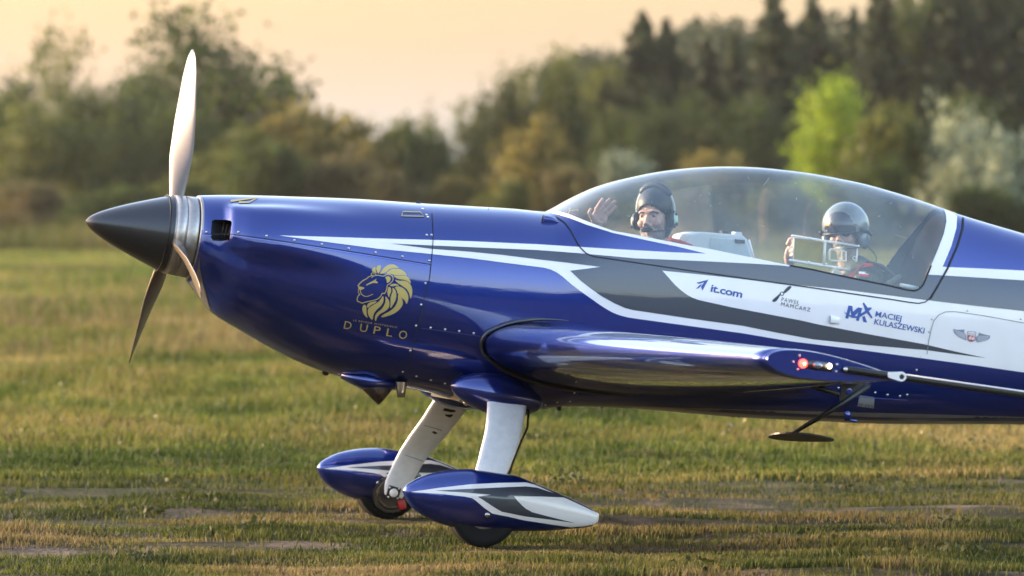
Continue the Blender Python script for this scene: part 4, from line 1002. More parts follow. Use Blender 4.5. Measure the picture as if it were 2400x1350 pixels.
def vnoise(x, y, seed=0):
    """cheap smooth value noise"""
    r = np.random.default_rng(seed + 77).random((256, 256)); xi = np.floor(x).astype(int); yi = np.floor(y).astype(int); fx = x - xi; fy = y - yi
    fx = fx * fx * (3 - 2 * fx); fy = fy * fy * (3 - 2 * fy); g = lambda a, b: r[a % 256, b % 256]
    return (g(xi, yi) * (1 - fx) + g(xi + 1, yi) * fx) * (1 - fy) + (g(xi, yi + 1) * (1 - fx) + g(xi + 1, yi + 1) * fx) * fy
def fbm(x, y, seed=0, o=4): return sum(vnoise(x * 2 ** k, y * 2 ** k, seed + k) / 2 ** (k + 1) for k in range(o)) / (1 - .5 ** o)
def quick_mesh(name, V, loops, sizes, m, col=None):
    me = bpy.data.meshes.new(name); me.vertices.add(len(V)); me.vertices.foreach_set('co', np.asarray(V, np.float32).ravel())
    me.loops.add(len(loops)); me.loops.foreach_set('vertex_index', np.asarray(loops, np.int32)); me.polygons.add(len(sizes))
    st = np.concatenate([[0], np.cumsum(sizes)[:-1]]); me.polygons.foreach_set('loop_start', st.astype(np.int32)); me.polygons.foreach_set('loop_total', np.asarray(sizes, np.int32))
    if col is not None:
        a = me.color_attributes.new('tone', 'FLOAT_COLOR', 'POINT'); a.data.foreach_set('color', np.concatenate([col, np.ones((len(col), 1))], 1).astype(np.float32).ravel())
    me.materials.append(m); me.update(calc_edges=True); return me
PAL = np.array([(0.028, 0.042, 0.008), (0.045, 0.060, 0.012), (0.070, 0.080, 0.018), (0.105, 0.098, 0.028), (0.13, 0.095, 0.045), (0.17, 0.135, 0.065)])
def blades(name, n, d0, d1, hfun, wfun, tone, mask=None, power=-2.0, margin=1.35, lab=''):
    # visual density: more blades close to the camera
    u = RNG.random(int(n * 1.0)); 
    if power == -2: d = 1 / (1 / d0 + u * (1 / d1 - 1 / d0))
    else: d = d0 * (d1 / d0) ** u
    x = (RNG.random(len(d)) * 2 - 1) * (0.135 * d * margin); k = np.ones(len(d), bool)
    if mask is not None: k = RNG.random(len(d)) < mask(x, d)
    x, d = x[k], d[k]; n = len(x); z = ground_z(x, d); h = hfun(x, d) * (0.6 + 0.8 * RNG.random(n)); w = wfun(x, d) * (0.7 + .6 * RNG.random(n))
    a = RNG.random(n) * 6.283; la = RNG.random(n) * 6.283; ln = h * (0.15 + .65 * RNG.random(n) ** 1.5)
    bx, by = np.cos(a) * w / 2, np.sin(a) * w / 2; lx, ly = np.cos(la) * ln + .08 * h, np.sin(la) * ln
    P0 = np.stack([x, d, z], 1); V = np.empty((n, 5, 3))
    V[:, 0] = P0 + np.stack([bx, by, -.01 + 0 * x], 1); V[:, 1] = P0 - np.stack([bx, by, .01 + 0 * x], 1)
    V[:, 2] = P0 + np.stack([bx * .8 + lx * .35, by * .8 + ly * .35, h * .6], 1); V[:, 3] = P0 + np.stack([-bx * .8 + lx * .35, -by * .8 + ly * .35, h * .6], 1)
    V[:, 4] = P0 + np.stack([lx, ly, h], 1)
    b = np.arange(n)[:, None] * 5; L = (b + np.array([[0, 1, 3, 2, 2, 3, 4]])).ravel(); S = np.tile([4, 3], n)
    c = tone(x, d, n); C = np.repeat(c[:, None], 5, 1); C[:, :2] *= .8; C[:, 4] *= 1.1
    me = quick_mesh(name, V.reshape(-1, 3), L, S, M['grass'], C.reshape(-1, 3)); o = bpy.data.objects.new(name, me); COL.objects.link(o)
    tag(o, lab, kind='stuff'); return o
def tone(x, d, n, bias=0.0, sx=.55, sd=.34):
    f = fbm(x * sx + 50, d * sd + 20, 3) + bias - .06 + RNG.normal(0, .06, n); t = np.clip((f - .25) / .5, 0, .999) * (len(PAL) - 1); i = t.astype(int); fr = (t - i)[:, None]
    g = .62 + .80 * fbm(x * sx * 2.7 + 5, d * sd * 2.2, 44)
    return (PAL[i] * (1 - fr) + PAL[np.minimum(i + 1, len(PAL) - 1)] * fr) * g[:, None]
def worn(x, d):  # cover of the rolling strip: patches and bare streaks
    f = fbm(x * .8 + 9, d * 2.6, 11); return np.clip((f - .42) / .12, 0.04, 1.0) 
def clear(x, d): return 1 - .85 * np.exp(-(((x + .10) / .42) ** 2 + ((d - 19.45) / .42) ** 2)) - .8 * np.exp(-(((x + .66) / .4) ** 2 + ((d - 21.2) / .45) ** 2))
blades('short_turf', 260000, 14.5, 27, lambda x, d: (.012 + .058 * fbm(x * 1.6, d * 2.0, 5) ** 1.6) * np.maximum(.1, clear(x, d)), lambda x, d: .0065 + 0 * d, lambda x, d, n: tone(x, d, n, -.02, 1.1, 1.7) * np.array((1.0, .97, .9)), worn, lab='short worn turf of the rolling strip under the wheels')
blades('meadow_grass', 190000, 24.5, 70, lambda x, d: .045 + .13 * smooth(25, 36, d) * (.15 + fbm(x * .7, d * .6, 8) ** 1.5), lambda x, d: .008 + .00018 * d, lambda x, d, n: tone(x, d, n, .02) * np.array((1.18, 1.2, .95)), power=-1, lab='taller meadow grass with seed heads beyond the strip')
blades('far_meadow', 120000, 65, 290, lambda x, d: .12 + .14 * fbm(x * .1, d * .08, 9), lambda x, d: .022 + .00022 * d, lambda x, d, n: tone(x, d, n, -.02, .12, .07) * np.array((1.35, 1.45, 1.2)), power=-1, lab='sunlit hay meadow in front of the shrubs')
def stalk_mask(x, d): f = fbm(x * .30 + 3, d * .22 + 8, 21); return np.clip((f - .48) / .1, 0, 1)
blades('seed_stalks', 40000, 46, 130, lambda x, d: .22 + .12 * fbm(x, d, 4), lambda x, d: .006 + .00022 * d, lambda x, d, n: PAL[RNG.choice([3, 4, 5, 4], n)] * .95, stalk_mask, power=-1, lab='reddish brown seed stalks standing above the meadow')

blades('rough_growth', 42000, 205, 292, lambda x, d: .5 + 1.5 * fbm(x * .25, d * .08, 61) ** 1.5, lambda x, d: .07 + 0 * d, lambda x, d, n: tone(x, d, n, .06, .15, .06) * np.array((1.0, .95, .9)), power=-1, margin=1.5, lab='rough scrubby growth along the foot of the trees')

# ---- leaf materials
def leaf_mat(name, cols, trans=0.5):
    m = bpy.data.materials.new(name); m.use_nodes = True; t = m.node_tree; N = t.nodes.new; L = t.links.new; b = t.nodes['Principled BSDF']
    out = [n for n in t.nodes if n.type == 'OUTPUT_MATERIAL'][0]; b.inputs['Roughness'].default_value = .65; b.inputs['Specular IOR Level'].default_value = .3
    g = N('ShaderNodeNewGeometry'); n = N('ShaderNodeTexNoise'); n.inputs['Scale'].default_value = .55; n.inputs['Detail'].default_value = 5; L(g.outputs['Position'], n.inputs['Vector'])
    ad = N('ShaderNodeMath'); ad.operation = 'MULTIPLY_ADD'; ad.inputs[1].default_value = .55; L(g.outputs['Random Per Island'], ad.inputs[0]); mu = N('ShaderNodeMath'); mu.operation = 'MULTIPLY_ADD'; mu.inputs[1].default_value = 1.2; mu.inputs[2].default_value = -.35
    L(n.outputs[0], mu.inputs[0]); L(mu.outputs[0], ad.inputs[2])
    r = N('ShaderNodeValToRGB'); e = r.color_ramp.elements
    while len(e) < len(cols): e.new(.5)
    for k, c in enumerate(cols): e[k].position = .15 + .7 * k / (len(cols) - 1); e[k].color = (*c, 1)
    L(ad.outputs[0], r.inputs[0]); L(r.outputs[0], b.inputs['Base Color'])
    tr = N('ShaderNodeBsdfTranslucent'); L(r.outputs[0], tr.inputs[0]); mx = N('ShaderNodeMixShader'); mx.inputs[0].default_value = trans
    L(b.outputs[0], mx.inputs[1]); L(tr.outputs[0], mx.inputs[2]); L(mx.outputs[0], out.inputs[0]); return m
LM = dict(
    dark=leaf_mat('dark_broadleaf', [(0.021, 0.033, 0.008), (0.038, 0.058, 0.011), (0.058, 0.080, 0.014)]),
    olive=leaf_mat('olive_leaves', [(0.041, 0.054, 0.011), (0.069, 0.084, 0.017), (0.106, 0.111, 0.021)]),
    lime=leaf_mat('fresh_yellow_green_leaves', [(0.096, 0.151, 0.011), (0.165, 0.239, 0.019), (0.233, 0.294, 0.031)], .6),
    spruce=leaf_mat('spruce_needles', [(0.013, 0.021, 0.009), (0.022, 0.036, 0.012), (0.034, 0.049, 0.016)], .25),
    pine=leaf_mat('pine_needles', [(0.019, 0.029, 0.012), (0.034, 0.047, 0.017), (0.051, 0.064, 0.022)], .3),
    silver=leaf_mat('silver_leaves', [(0.124, 0.144, 0.080), (0.206, 0.231, 0.134), (0.309, 0.334, 0.208)], .4),
    rust=leaf_mat('rusty_leaves', [(0.062, 0.044, 0.019), (0.103, 0.080, 0.027), (0.110, 0.111, 0.031)], .4),
    weed=leaf_mat('weed_leaves', [(.03, .038, .010), (.045, .052, .014), (.06, .062, .02)], .4),
    gold=leaf_mat('golden_olive_leaves', [(0.079, 0.068, 0.018), (0.130, 0.112, 0.025), (0.173, 0.144, 0.036)], .5))
M['bark'] = grain(mat('bark', (0.07, 0.055, 0.04), .9), 8, .4, .5)
def cards(cen, size, m, name, flat=0.0):
    """many leaf-sized quads (kites) around the given centres"""
    n = len(cen); a = RNG.normal(size=(n, 3)); a /= np.linalg.norm(a, axis=1)[:, None]; b = RNG.normal(size=(n, 3)); b -= (a * b).sum(1)[:, None] * a; b /= np.linalg.norm(b, axis=1)[:, None]
    s = (size * (.6 + .8 * RNG.random(n)))[:, None]; V = np.stack([cen - a * s * .5, cen + b * s * .32, cen + a * s * .6, cen - b * s * .32], 1)
    return quick_mesh(name, V.reshape(-1, 3), np.arange(4 * n), np.full(n, 4), m)
def crown_broad(seed, nclump, per, size, shape=(1, 1, 1), gap=0.0, low=.0):
    """crown of unit height 1 and unit radius, clumps spread over an uneven volume"""
    r = np.random.default_rng(seed); C = []
    lobes = [(r.normal(0, .28, 2), r.uniform(.2, .78), r.uniform(.28, .45)) for _ in range(9)]
    lobes[0] = (np.zeros(2), .45, .6); lobes[1] = (r.normal(0, .12, 2), .74, .30)
    while len(C) < nclump:
        (lx, ly), lz, lr = lobes[r.integers(len(lobes))]
        v = r.normal(size=3); v /= np.linalg.norm(v); rad = lr * r.uniform(.45, 1.05)
        p = np.array((lx, ly, lz)) + v * rad * np.array((1.15, 1.15, .75)) 
        if p[2] < low or p[2] > 1: continue
        C.append(p)
    C = np.array(C); sp = r.uniform(.05, .11, len(C)); Q = np.repeat(C, per, 0) + r.normal(size=(len(C) * per, 3)) * np.repeat(sp, per)[:, None] * np.array((1.25, 1.25, .7))
    return Q
def crown_conifer(seed, levels, per, sparse=1.0, droop=.25):
    r = np.random.default_rng(seed); Q = []
    for i in range(levels):
        t = i / levels; z = .10 + .90 * t; R = (1 - t) ** .72 * r.uniform(.55, 1.2) + .04; nb = int(r.integers(6, 10))
        for b in range(nb):
            a = r.uniform(0, 6.283); L_ = R * r.uniform(.6, 1.1); m_ = max(3, int(per * L_ * sparse)); s = r.random(m_) ** .7
            x = np.cos(a) * L_ * s; y = np.sin(a) * L_ * s; zz = z - droop * L_ * s * .18 + r.normal(0, .008, m_)
            Q.append(np.stack([x + r.normal(0, .05, m_) * (1 - t), y + r.normal(0, .05, m_) * (1 - t), zz], 1))
    return np.concatenate(Q)
def limbs(seed, h0, n, spread, crown_h, r0):
    r = random.Random(seed); vf = [tube([(0, 0, -.1), (.02, 0, h0 * .5), (.0, .03, h0), (0.03, 0, h0 + crown_h * .55)], [r0, r0 * .8, r0 * .65, r0 * .15], 7)]
    for _ in range(n):
        a = r.uniform(0, 6.283); z = h0 + crown_h * r.uniform(0, .4); L_ = spread * r.uniform(.5, .9)
        vf.append(tube([(0, 0, z), (math.cos(a) * L_ * .5, math.sin(a) * L_ * .5, z + crown_h * .12), (math.cos(a) * L_, math.sin(a) * L_, z + crown_h * .3)], [r0 * .4, r0 * .22, r0 * .06], 5))
    return merge(*vf)
PROTO = {}
def proto(kind, seed, style, W, Hc, h0, leafm, n=170, per=46, size=.36, low=.0):
    """a crown mesh in metres (base at z=0 of the tree) and a trunk mesh"""
    key = (kind, seed, leafm)
    if key in PROTO: return PROTO[key]
    if style == 'broad': Q = crown_broad(seed, n, per, size, low=low) * np.array((W / 1.42, W / 1.42, Hc)) + np.array((0, 0, h0))
    else: Q = crown_conifer(seed, n, per, 1.0 if style == 'conifer' else .55) * np.array((W / 2, W / 2, Hc)) + np.array((0, 0, h0))
    cm = cards(Q, size, LM[leafm], 'crown'); V, F = limbs(seed, h0, 9, W * .4, Hc, max(.10, (Hc + h0) * .014)) if style == 'broad' else tube([(0, 0, -.1), (0, 0, h0 + Hc * .5), (0, 0, h0 + Hc)], [.20, .12, .02], 7)
    tm = mesh_obj('trunk', V, F, M['bark']); me = tm.data; bpy.data.objects.remove(tm); PROTO[key] = (cm, me); return PROTO[key]
def plant(name, px, D, top_y, width_px, style, seed, leafm, label, cat, group=None, base=None, h0f=.06, n=170, per=46, size=.36, low=0.0, key=None):
    H = CAM_Z + (520 - top_y) / FPX * D; W = width_px / FPX * D
    refH, refW = (12.0, 8.0) if style != 'bush' else (4.0, 4.0)
    st = 'broad' if style == 'bush' else style
    cm, tm = proto(name + style, seed, st, refW, refH * (1 - h0f), refH * h0f, leafm, n, per, size if style != 'bush' else size * .6, low)
    t = empty(name, at(px, D)); t.rotation_euler = (0, 0, seed * 1.7 + px * .01); t.scale = (W / refW, W / refW, H / refH)
    tag(t, label, cat, group)
    for nm, me in (('crown', cm), ('trunk', tm)):
        o = bpy.data.objects.new(nm, me); COL.objects.link(o); o.parent = t
    return t
G1, G2, G3 = 'trees along the left edge of the field', 'conifers of the dark wood on the right', 'shrubs in front of the wood'
T = lambda *a, **k: plant('broadleaf_tree', *a, **k)
S_ = lambda *a, **k: plant('spruce_tree', *a, **k)
B_ = lambda *a, **k: plant('shrub', *a, **k)
# left: broadleaf belt
T(135, 300, 38, 270, 'broad', 1, 'olive', 'thin crowned tree with sky showing through at the far left', 'tree', G1, n=110, per=30, size=.32)
T(20, 285, 175, 250, 'broad', 2, 'dark', 'low dark tree cut by the left edge of the frame', 'tree', G1)
T(480, 290, -5, 400, 'broad', 3, 'dark', 'tallest broadleaf tree, standing behind the upper propeller blade', 'tree', G1, n=150, per=40)
T(620, 288, 130, 230, 'broad', 4, 'dark', 'right shoulder tree leaning out from the tallest broadleaf', 'tree', G1, n=90)
T(215, 275, 180, 260, 'broad', 5, 'dark', 'rounded dark tree between the thin tree and the propeller', 'tree', G1)
T(345, 280, 165, 250, 'broad', 2, 'dark', 'dark broadleaf tree just left of the propeller blade', 'tree', G1)
T(90, 262, 240, 260, 'broad', 4, 'olive', 'olive green tree low in front of the thin crowned tree', 'tree', G1)
T(420, 262, 230, 240, 'broad', 1, 'dark', 'dense dark tree directly behind the propeller hub', 'tree', G1)
# middle: lower bushes fading to the gap of sky
B_(560, 250, 300, 200, 'bush', 11, 'olive', 'olive bush right of the propeller under the tall tree', 'bush', G3, h0f=.02)
B_(705, 262, 258, 230, 'bush', 12, 'gold', 'golden olive thicket above the front of the cowling', 'bush', G3, h0f=.02)
B_(640, 240, 340, 190, 'bush', 13, 'dark', 'darker bush low over the front cowling', 'bush', G3, h0f=.02)
B_(830, 268, 272, 220, 'bush', 11, 'gold', 'yellowish bush above the middle of the cowling', 'bush', G3, h0f=.02)
B_(800, 240, 370, 200, 'bush', 14, 'rust', 'rusty brown shrub low behind the cowling', 'bush', G3, h0f=.02)
B_(940, 270, 285, 180, 'bush', 13, 'olive', 'olive bush under the gap of bright sky', 'bush', G3, h0f=.02)
T(1022, 330, 222, 110, 'broad', 5, 'rust', 'pale hazy small tree standing alone in the gap of sky', 'tree', None, n=60, per=18)
B_(1010, 262, 318, 150, 'bush', 12, 'dark', 'dark green bush over the back of the cowling', 'bush', G3, h0f=.02)
B_(930, 236, 400, 170, 'bush', 11, 'rust', 'low reddish shrub behind the firewall seam', 'bush', G3, h0f=.02)
B_(1060, 238, 420, 130, 'bush', 14, 'gold', 'small golden shrub left of the canopy', 'bush', G3, h0f=.02)
T(1130, 290, 235, 150, 'broad', 4, 'olive', 'small olive tree at the left foot of the wood', 'tree', None)
T(1205, 285, 150, 190, 'broad', 2, 'olive', 'first rounded tree of the wood right of the sky gap', 'tree', None)
T(1310, 282, 98, 240, 'broad', 3, 'olive', 'broad green tree at the head of the wood, above the canopy front', 'tree', None, n=130)
# right: conifers
S_(1418, 290, 190, 148, 'conifer', 21, 'spruce', 'short spruce between the broad green tree and the twin spruce tops', 'spruce', G2, n=66, per=85, size=.42)
S_(1505, 284, 30, 256, 'conifer', 22, 'spruce', 'tall pointed spruce above the front pilot', 'spruce', G2, n=66, per=85, size=.42)
S_(1562, 290, 45, 202, 'conifer', 23, 'spruce', 'second spruce spire just right of the tall pointed one', 'spruce', G2, n=66, per=85, size=.42)
S_(1655, 288, 90, 202, 'conifer', 21, 'spruce', 'spruce with a bare tip above the canopy crown', 'spruce', G2, n=66, per=85, size=.42)
S_(1722, 296, 80, 175, 'conifer', 22, 'pine', 'slim pine between two darker spruces over the canopy', 'pine', G2, n=66, per=85, size=.42)
S_(1815, 284, -25, 297, 'loose', 24, 'pine', 'tall thin pine rising out of the top left of the bright lime tree', 'pine', G2, n=66, per=85, size=.42)
S_(1870, 300, 60, 216, 'conifer', 23, 'spruce', 'dark spruce directly behind the bright lime tree', 'spruce', G2, n=66, per=85, size=.42)
S_(1955, 300, 95, 202, 'loose', 21, 'pine', 'sparse low pine with gaps above the bright lime tree', 'pine', G2, n=66, per=85, size=.42)
S_(2060, 288, -60, 256, 'loose', 22, 'pine', 'tall loose pine cut by the top edge, left of the last three', 'pine', G2, n=66, per=85, size=.42)
T(2150, 292, -40, 200, 'broad', 5, 'dark', 'tall dark broadleaf tree among the pines at the right', 'tree', None, n=110, per=30)
S_(2235, 286, -90, 297, 'conifer', 24, 'spruce', 'thick spruce above the silver blossoming tree', 'spruce', G2, n=66, per=85, size=.42)
S_(2320, 292, -110, 270, 'loose', 23, 'pine', 'pine between the thick spruce and the right edge', 'pine', G2, n=66, per=85, size=.42)
S_(2400, 284, -70, 297, 'conifer', 22, 'spruce', 'spruce cut in half by the right edge of the frame', 'spruce', G2, n=66, per=85, size=.42)
S_(1610, 300, 130, 150, 'conifer', 24, 'spruce', 'half hidden spruce just right of the twin spires', 'spruce', G2, n=66, per=85, size=.42)
S_(1765, 298, 105, 150, 'conifer', 21, 'spruce', 'shaded spruce left of the tall thin pine', 'spruce', G2, n=66, per=85, size=.42)
S_(1905, 306, -20, 210, 'loose', 23, 'pine', 'airy pine with sky specks straight above the lime tree', 'pine', G2, n=66, per=70, size=.42)
S_(2000, 304, 20, 200, 'loose', 24, 'pine', 'ragged pine right of the airy pine above the lime tree', 'pine', G2, n=66, per=70, size=.42)
S_(2120, 306, -40, 220, 'loose', 21, 'pine', 'pine with broken top between the tall loose pine and dark broadleaf', 'pine', G2, n=66, per=70, size=.42)
S_(2190, 308, -70, 220, 'loose', 23, 'pine', 'pine leaning behind the tall dark broadleaf tree', 'pine', G2, n=66, per=70, size=.42)
S_(2285, 308, -60, 220, 'loose', 22, 'pine', 'thin topped pine behind the thick spruce at the right', 'pine', G2, n=66, per=70, size=.42)
S_(2365, 306, -80, 220, 'loose', 24, 'spruce', 'shadowed spruce next to the right edge of the frame', 'spruce', G2, n=66, per=70, size=.42)
T(1380, 292, 135, 200, 'broad', 5, 'olive', 'second broad green tree between the head of the wood and the short spruce', 'tree', None)
T(1760, 275, 215, 190, 'broad', 1, 'dark', 'dark green undergrowth tree behind the canopy top', 'tree', None)
T(1590, 272, 215, 200, 'broad', 4, 'dark', 'dark tree at the foot of the twin spruces', 'tree', None)
T(1450, 270, 240, 180, 'broad', 5, 'dark', 'dark tree low behind the canopy front', 'tree', None)
T(2290, 272, 210, 230, 'broad', 2, 'dark', 'dark broadleaf tree behind the silver blossoming tree', 'tree', None)
# front row of shrubs
T(1955, 225, 165, 265, 'broad', 3, 'lime', 'bright lime green tree glowing in front of the dark wood', 'tree', None, n=150, per=44, low=.0, h0f=.05)
B_(2110, 215, 265, 240, 'bush', 12, 'olive', 'olive bush in front of the lime tree, above the rear fuselage', 'bush', G3, h0f=.02)
B_(2030, 205, 380, 170, 'bush', 13, 'dark', 'dark low bush under the lime tree', 'bush', G3, h0f=.02)
B_(2262, 212, 222, 215, 'bush', 15, 'silver', 'silver white blossoming tree near the right edge', 'tree', G3, h0f=.02, n=120, per=26)
B_(2345, 222, 300, 110, 'bush', 11, 'silver', 'slender silver shrub touching the right edge trees', 'bush', G3, h0f=.02, n=80, per=20)
B_(1265, 240, 275, 190, 'bush', 15, 'gold', 'pale yellowish bush left of the canopy peak', 'bush', G3, h0f=.02)
B_(1455, 236, 352, 150, 'bush', 14, 'silver', 'low silvery bush just above the canopy front', 'bush', G3, h0f=.02, n=80, per=22)
B_(1190, 232, 420, 130, 'bush', 11, 'olive', 'small olive shrub above the canopy hinge line', 'bush', G3, h0f=.02)
B_(1340, 232, 395, 160, 'bush', 12, 'rust', 'brownish shrub behind the windscreen', 'bush', G3, h0f=.02)
B_(1710, 232, 362, 190, 'bush', 13, 'gold', 'yellow topped bush showing over the canopy crown', 'bush', G3, h0f=.02)
B_(1600, 228, 420, 170, 'bush', 14, 'olive', 'olive shrub seen through the middle of the canopy', 'bush', G3, h0f=.02)
B_(1850, 215, 430, 190, 'bush', 15, 'olive', 'olive shrub seen through the canopy in front of the rear pilot', 'bush', G3, h0f=.02)
B_(2330, 205, 440, 190, 'bush', 13, 'dark', 'dark shrub at the right edge above the tail', 'bush', G3, h0f=.02)
B_(60, 235, 430, 190, 'bush', 12, 'rust', 'brownish shrub at the far left foot of the trees', 'bush', G3, h0f=.02)
B_(240, 232, 440, 190, 'bush', 13, 'dark', 'dark shrub left of the spinner tip', 'bush', G3, h0f=.02)
B_(420, 232, 420, 180, 'bush', 14, 'olive', 'olive shrub behind the spinner', 'bush', G3, h0f=.02)
# the wood behind as one mass, and the wood at the photographer's back that the paint and canopy mirror
def wood(name, x0_, x1_, y0_, y1_, h0_, h1_, n, size, leafm, label):
    x = RNG.uniform(x0_, x1_, n); y = RNG.uniform(y0_, y1_, n); top = h0_ + (h1_ - h0_) * fbm(x * .12 + 4, x * 0 + 3.3, 31, 3); z = RNG.random(n) ** .8 * top
    me = cards(np.stack([x, y, z], 1), size, LM[leafm], name); o = bpy.data.objects.new(name, me); COL.objects.link(o); return tag(o, label, kind='stuff')
wood('woodland', -46, -16, 305, 330, 7, 13, 26000, .55, 'dark', 'dense wood filling in behind the left broadleaf trees')
wood('woodland', -16, 4, 300, 330, 5, 9, 16000, .5, 'olive', 'low thicket closing the gap under the bright sky')
wood('woodland', 2, 62, 308, 345, 10, 22, 85000, .5, 'spruce', 'dense dark wood filling in behind the conifers')
wood('woodland', -150, 150, -130, -85, 9, 19, 42000, 1.5, 'spruce', 'dark wood along the opposite side of the field')

# pale seed heads and small flowers dotted over the meadow
n_ = 500; d_ = 26 * (110 / 26) ** RNG.random(n_); x_ = (RNG.random(n_) * 2 - 1) * .17 * d_; z_ = .06 + .16 * RNG.random(n_)
me = cards(np.stack([x_, d_, z_], 1), .028, mat('pale_seed_head', (0.26, 0.23, 0.13), .8), 'seed_heads'); o = bpy.data.objects.new('seed_heads', me); COL.objects.link(o); tag(o, 'pale seed heads and small flowers dotted over the meadow', kind='stuff')
# weeds in clumps
n_ = 150; d_ = 18 * (80 / 17) ** RNG.random(n_); x_ = (RNG.random(n_) * 2 - 1) * .17 * d_; cl = np.repeat(np.stack([x_, d_, .03 + 0 * x_], 1), 40, 0); sz = np.repeat(.5 + RNG.random(n_), 40)[:, None]
cl = cl + RNG.normal(size=cl.shape) * np.array((.10, .12, .016)) * sz; k_ = np.exp(-(((cl[:, 0] + .4) / .9) ** 2 + ((cl[:, 1] - 20.2) / 1.4) ** 2)) < .35
me = cards(cl[k_], .036, LM['weed'], 'weeds'); o = bpy.data.objects.new('weeds', me); COL.objects.link(o); tag(o, 'low broad leaved weeds growing in clumps through the grass', kind='stuff')
# evening haze over the field
hz = bpy.data.materials.new('evening_haze'); hz.use_nodes = True; t_ = hz.node_tree; t_.nodes.clear(); ou = t_.nodes.new('ShaderNodeOutputMaterial'); pv = t_.nodes.new('ShaderNodeVolumePrincipled')
pv.inputs['Color'].default_value = (0.97, 0.95, 0.92, 1); pv.inputs['Density'].default_value = HAZE_DENSITY; pv.inputs['Anisotropy'].default_value = 0.3; t_.links.new(pv.outputs[0], ou.inputs['Volume'])
V, F = box((0, 275, 14.0), (1420, 1070, 30)); ho = mesh_obj('haze', V, F, hz, None, False); tag(ho, 'thin golden evening haze over the whole field', kind='stuff')
# ================================================================== people and cockpit contents
M['skin'] = grain(mat('skin', (0.43, 0.27, 0.21), .5, spec=.35), 60, .08)
M['skin'].node_tree.nodes['Principled BSDF'].inputs['Subsurface Weight'].default_value = 0.1
M['skin'].node_tree.nodes['Principled BSDF'].inputs['Subsurface Radius'].default_value = (.01, .004, .002)
M['beard'] = grain(mat('greying_beard', (0.20, 0.165, 0.145), .8), 300, .5, .6)
M['brow'] = mat('dark_brow', (0.035, 0.025, 0.02), .8)
M['cap'] = grain(mat('dark_leather_cap', (0.022, 0.025, 0.032), .5), 150, .3, .3)
M['suit'] = grain(mat('flight_suit', (0.045, 0.055, 0.045), .85), 60, .3, .5)
M['helmet'] = grain(mat('helmet_shell', (0.12, 0.145, 0.15), .25, 0, .7), 30, .05)
M['visor'] = mat('dark_visor', (0.02, 0.02, 0.025), .08, 0, 1.0)
M['eye'] = mat('eye_white', (0.32, 0.29, 0.27), .2); M['iris'] = mat('iris', (0.03, 0.03, 0.035), .1)
M['lip'] = mat('lips', (0.34, 0.13, 0.11), .5)
M['mint'] = mat('mint_ear_plate', (0.42, 0.60, 0.50), .35)
M['redcloth'] = mat('red_cloth', (0.45, 0.03, 0.035), .8); M['whitecloth'] = mat('white_cloth', (0.75, 0.75, 0.75), .8); M['teeth'] = mat('teeth', (.75, .72, .65), .3)
def remeshed(name, vfs, m, parent, base, voxel=.005, smooth_it=4):
    V, F = merge(*vfs); o = mesh_obj(name, V, F, m); md = o.modifiers.new('r', 'REMESH'); md.mode = 'VOXEL'; md.voxel_size = voxel; md.use_smooth_shade = True
    s = o.modifiers.new('s', 'SMOOTH'); s.factor = .5; s.iterations = smooth_it
    me = bpy.data.meshes.new_from_object(o.evaluated_get(bpy.context.evaluated_depsgraph_get())); bpy.data.objects.remove(o)
    for v in me.vertices: v.co -= base
    me.materials.clear(); me.materials.append(m); me.polygons.foreach_set('use_smooth', [True] * len(me.polygons))
    p = bpy.data.objects.new(name, me); COL.objects.link(p); p.parent = parent; return p
def part(name, vf, m, parent, base, smooth_=True):
    V, F = vf; return mesh_obj(name, [Vector(v) - base for v in V], F, m, parent, smooth_)
def wdir(v): return (MAI.to_3x3() @ Vector(v)).normalized()
class Head:
    def __init__(s, c, yaw, nod=0, roll=0, k=1.0):
        """yaw: degrees the face is turned from the camera towards the nose of the aeroplane"""
        s.c = Vector(c); s.k = k; y = math.radians(yaw)
        s.F = wdir((-math.sin(y), -math.cos(y), math.sin(math.radians(nod)))); u = wdir((math.sin(math.radians(roll)), 0, 1)); s.R = s.F.cross(u).normalized() * -1; s.R = u.cross(s.F).normalized() * 1
        # R points to the picture's right for a face looking at the camera
        if (MA.to_3x3() @ s.R).x < 0: s.R = -s.R
        s.U = (u - s.F * u.dot(s.F)).normalized()
        s.rot = Matrix((s.R, s.F, s.U)).transposed()
    def p(s, r, f, u): return s.c + (s.R * r + s.F * f + s.U * u) * s.k
    def e(s, c, r, seg=28, rings=18): return ellipsoid(s.p(*c), [x * s.k for x in r], seg, rings, s.rot)
    def t(s, pts, rad, seg=8): return tube([s.p(*p) for p in pts], [x * s.k for x in rad] if hasattr(rad, '__len__') else rad * s.k, seg)
def face(h): 
    return [h.e((0,-.015,.045), (.078,.098,.085)), h.e((0,.018,-.02), (.067,.076,.095)), h.e((0,.032,-.082), (.052,.056,.042)),
            h.t([(0,.088,.012),(0,.104,-.015),(0,.120,-.042)], [.008,.010,.015], 10), h.e((-.014,.102,-.046), (.010,.012,.009)), h.e((.014,.102,-.046), (.010,.012,.009)),
            h.t([(-.052,.062,.020),(-.028,.088,.022),(0,.092,.018),(.028,.088,.022),(.052,.062,.020)], [.008,.012,.011,.012,.008]),
            h.e((-.038,.068,-.034), (.026,.022,.024)), h.e((.038,.068,-.034), (.026,.022,.024)),
            h.t([(-.026,.086,-.072),(0,.098,-.070),(.026,.086,-.072)], [.006,.010,.006]), h.t([(-.02,.086,-.084),(0,.096,-.084),(.02,.086,-.084)], [.006,.009,.006]),
            h.e((0,.076,-.108), (.026,.022,.020)), h.t([(0,-.02,-.05),(0,-.035,-.15),(0,-.045,-.24)], [.060,.058,.066], 16),
            h.e((-.080,-.01,-.01), (.012,.02,.032)), h.e((.080,-.01,-.01), (.012,.02,.032))]
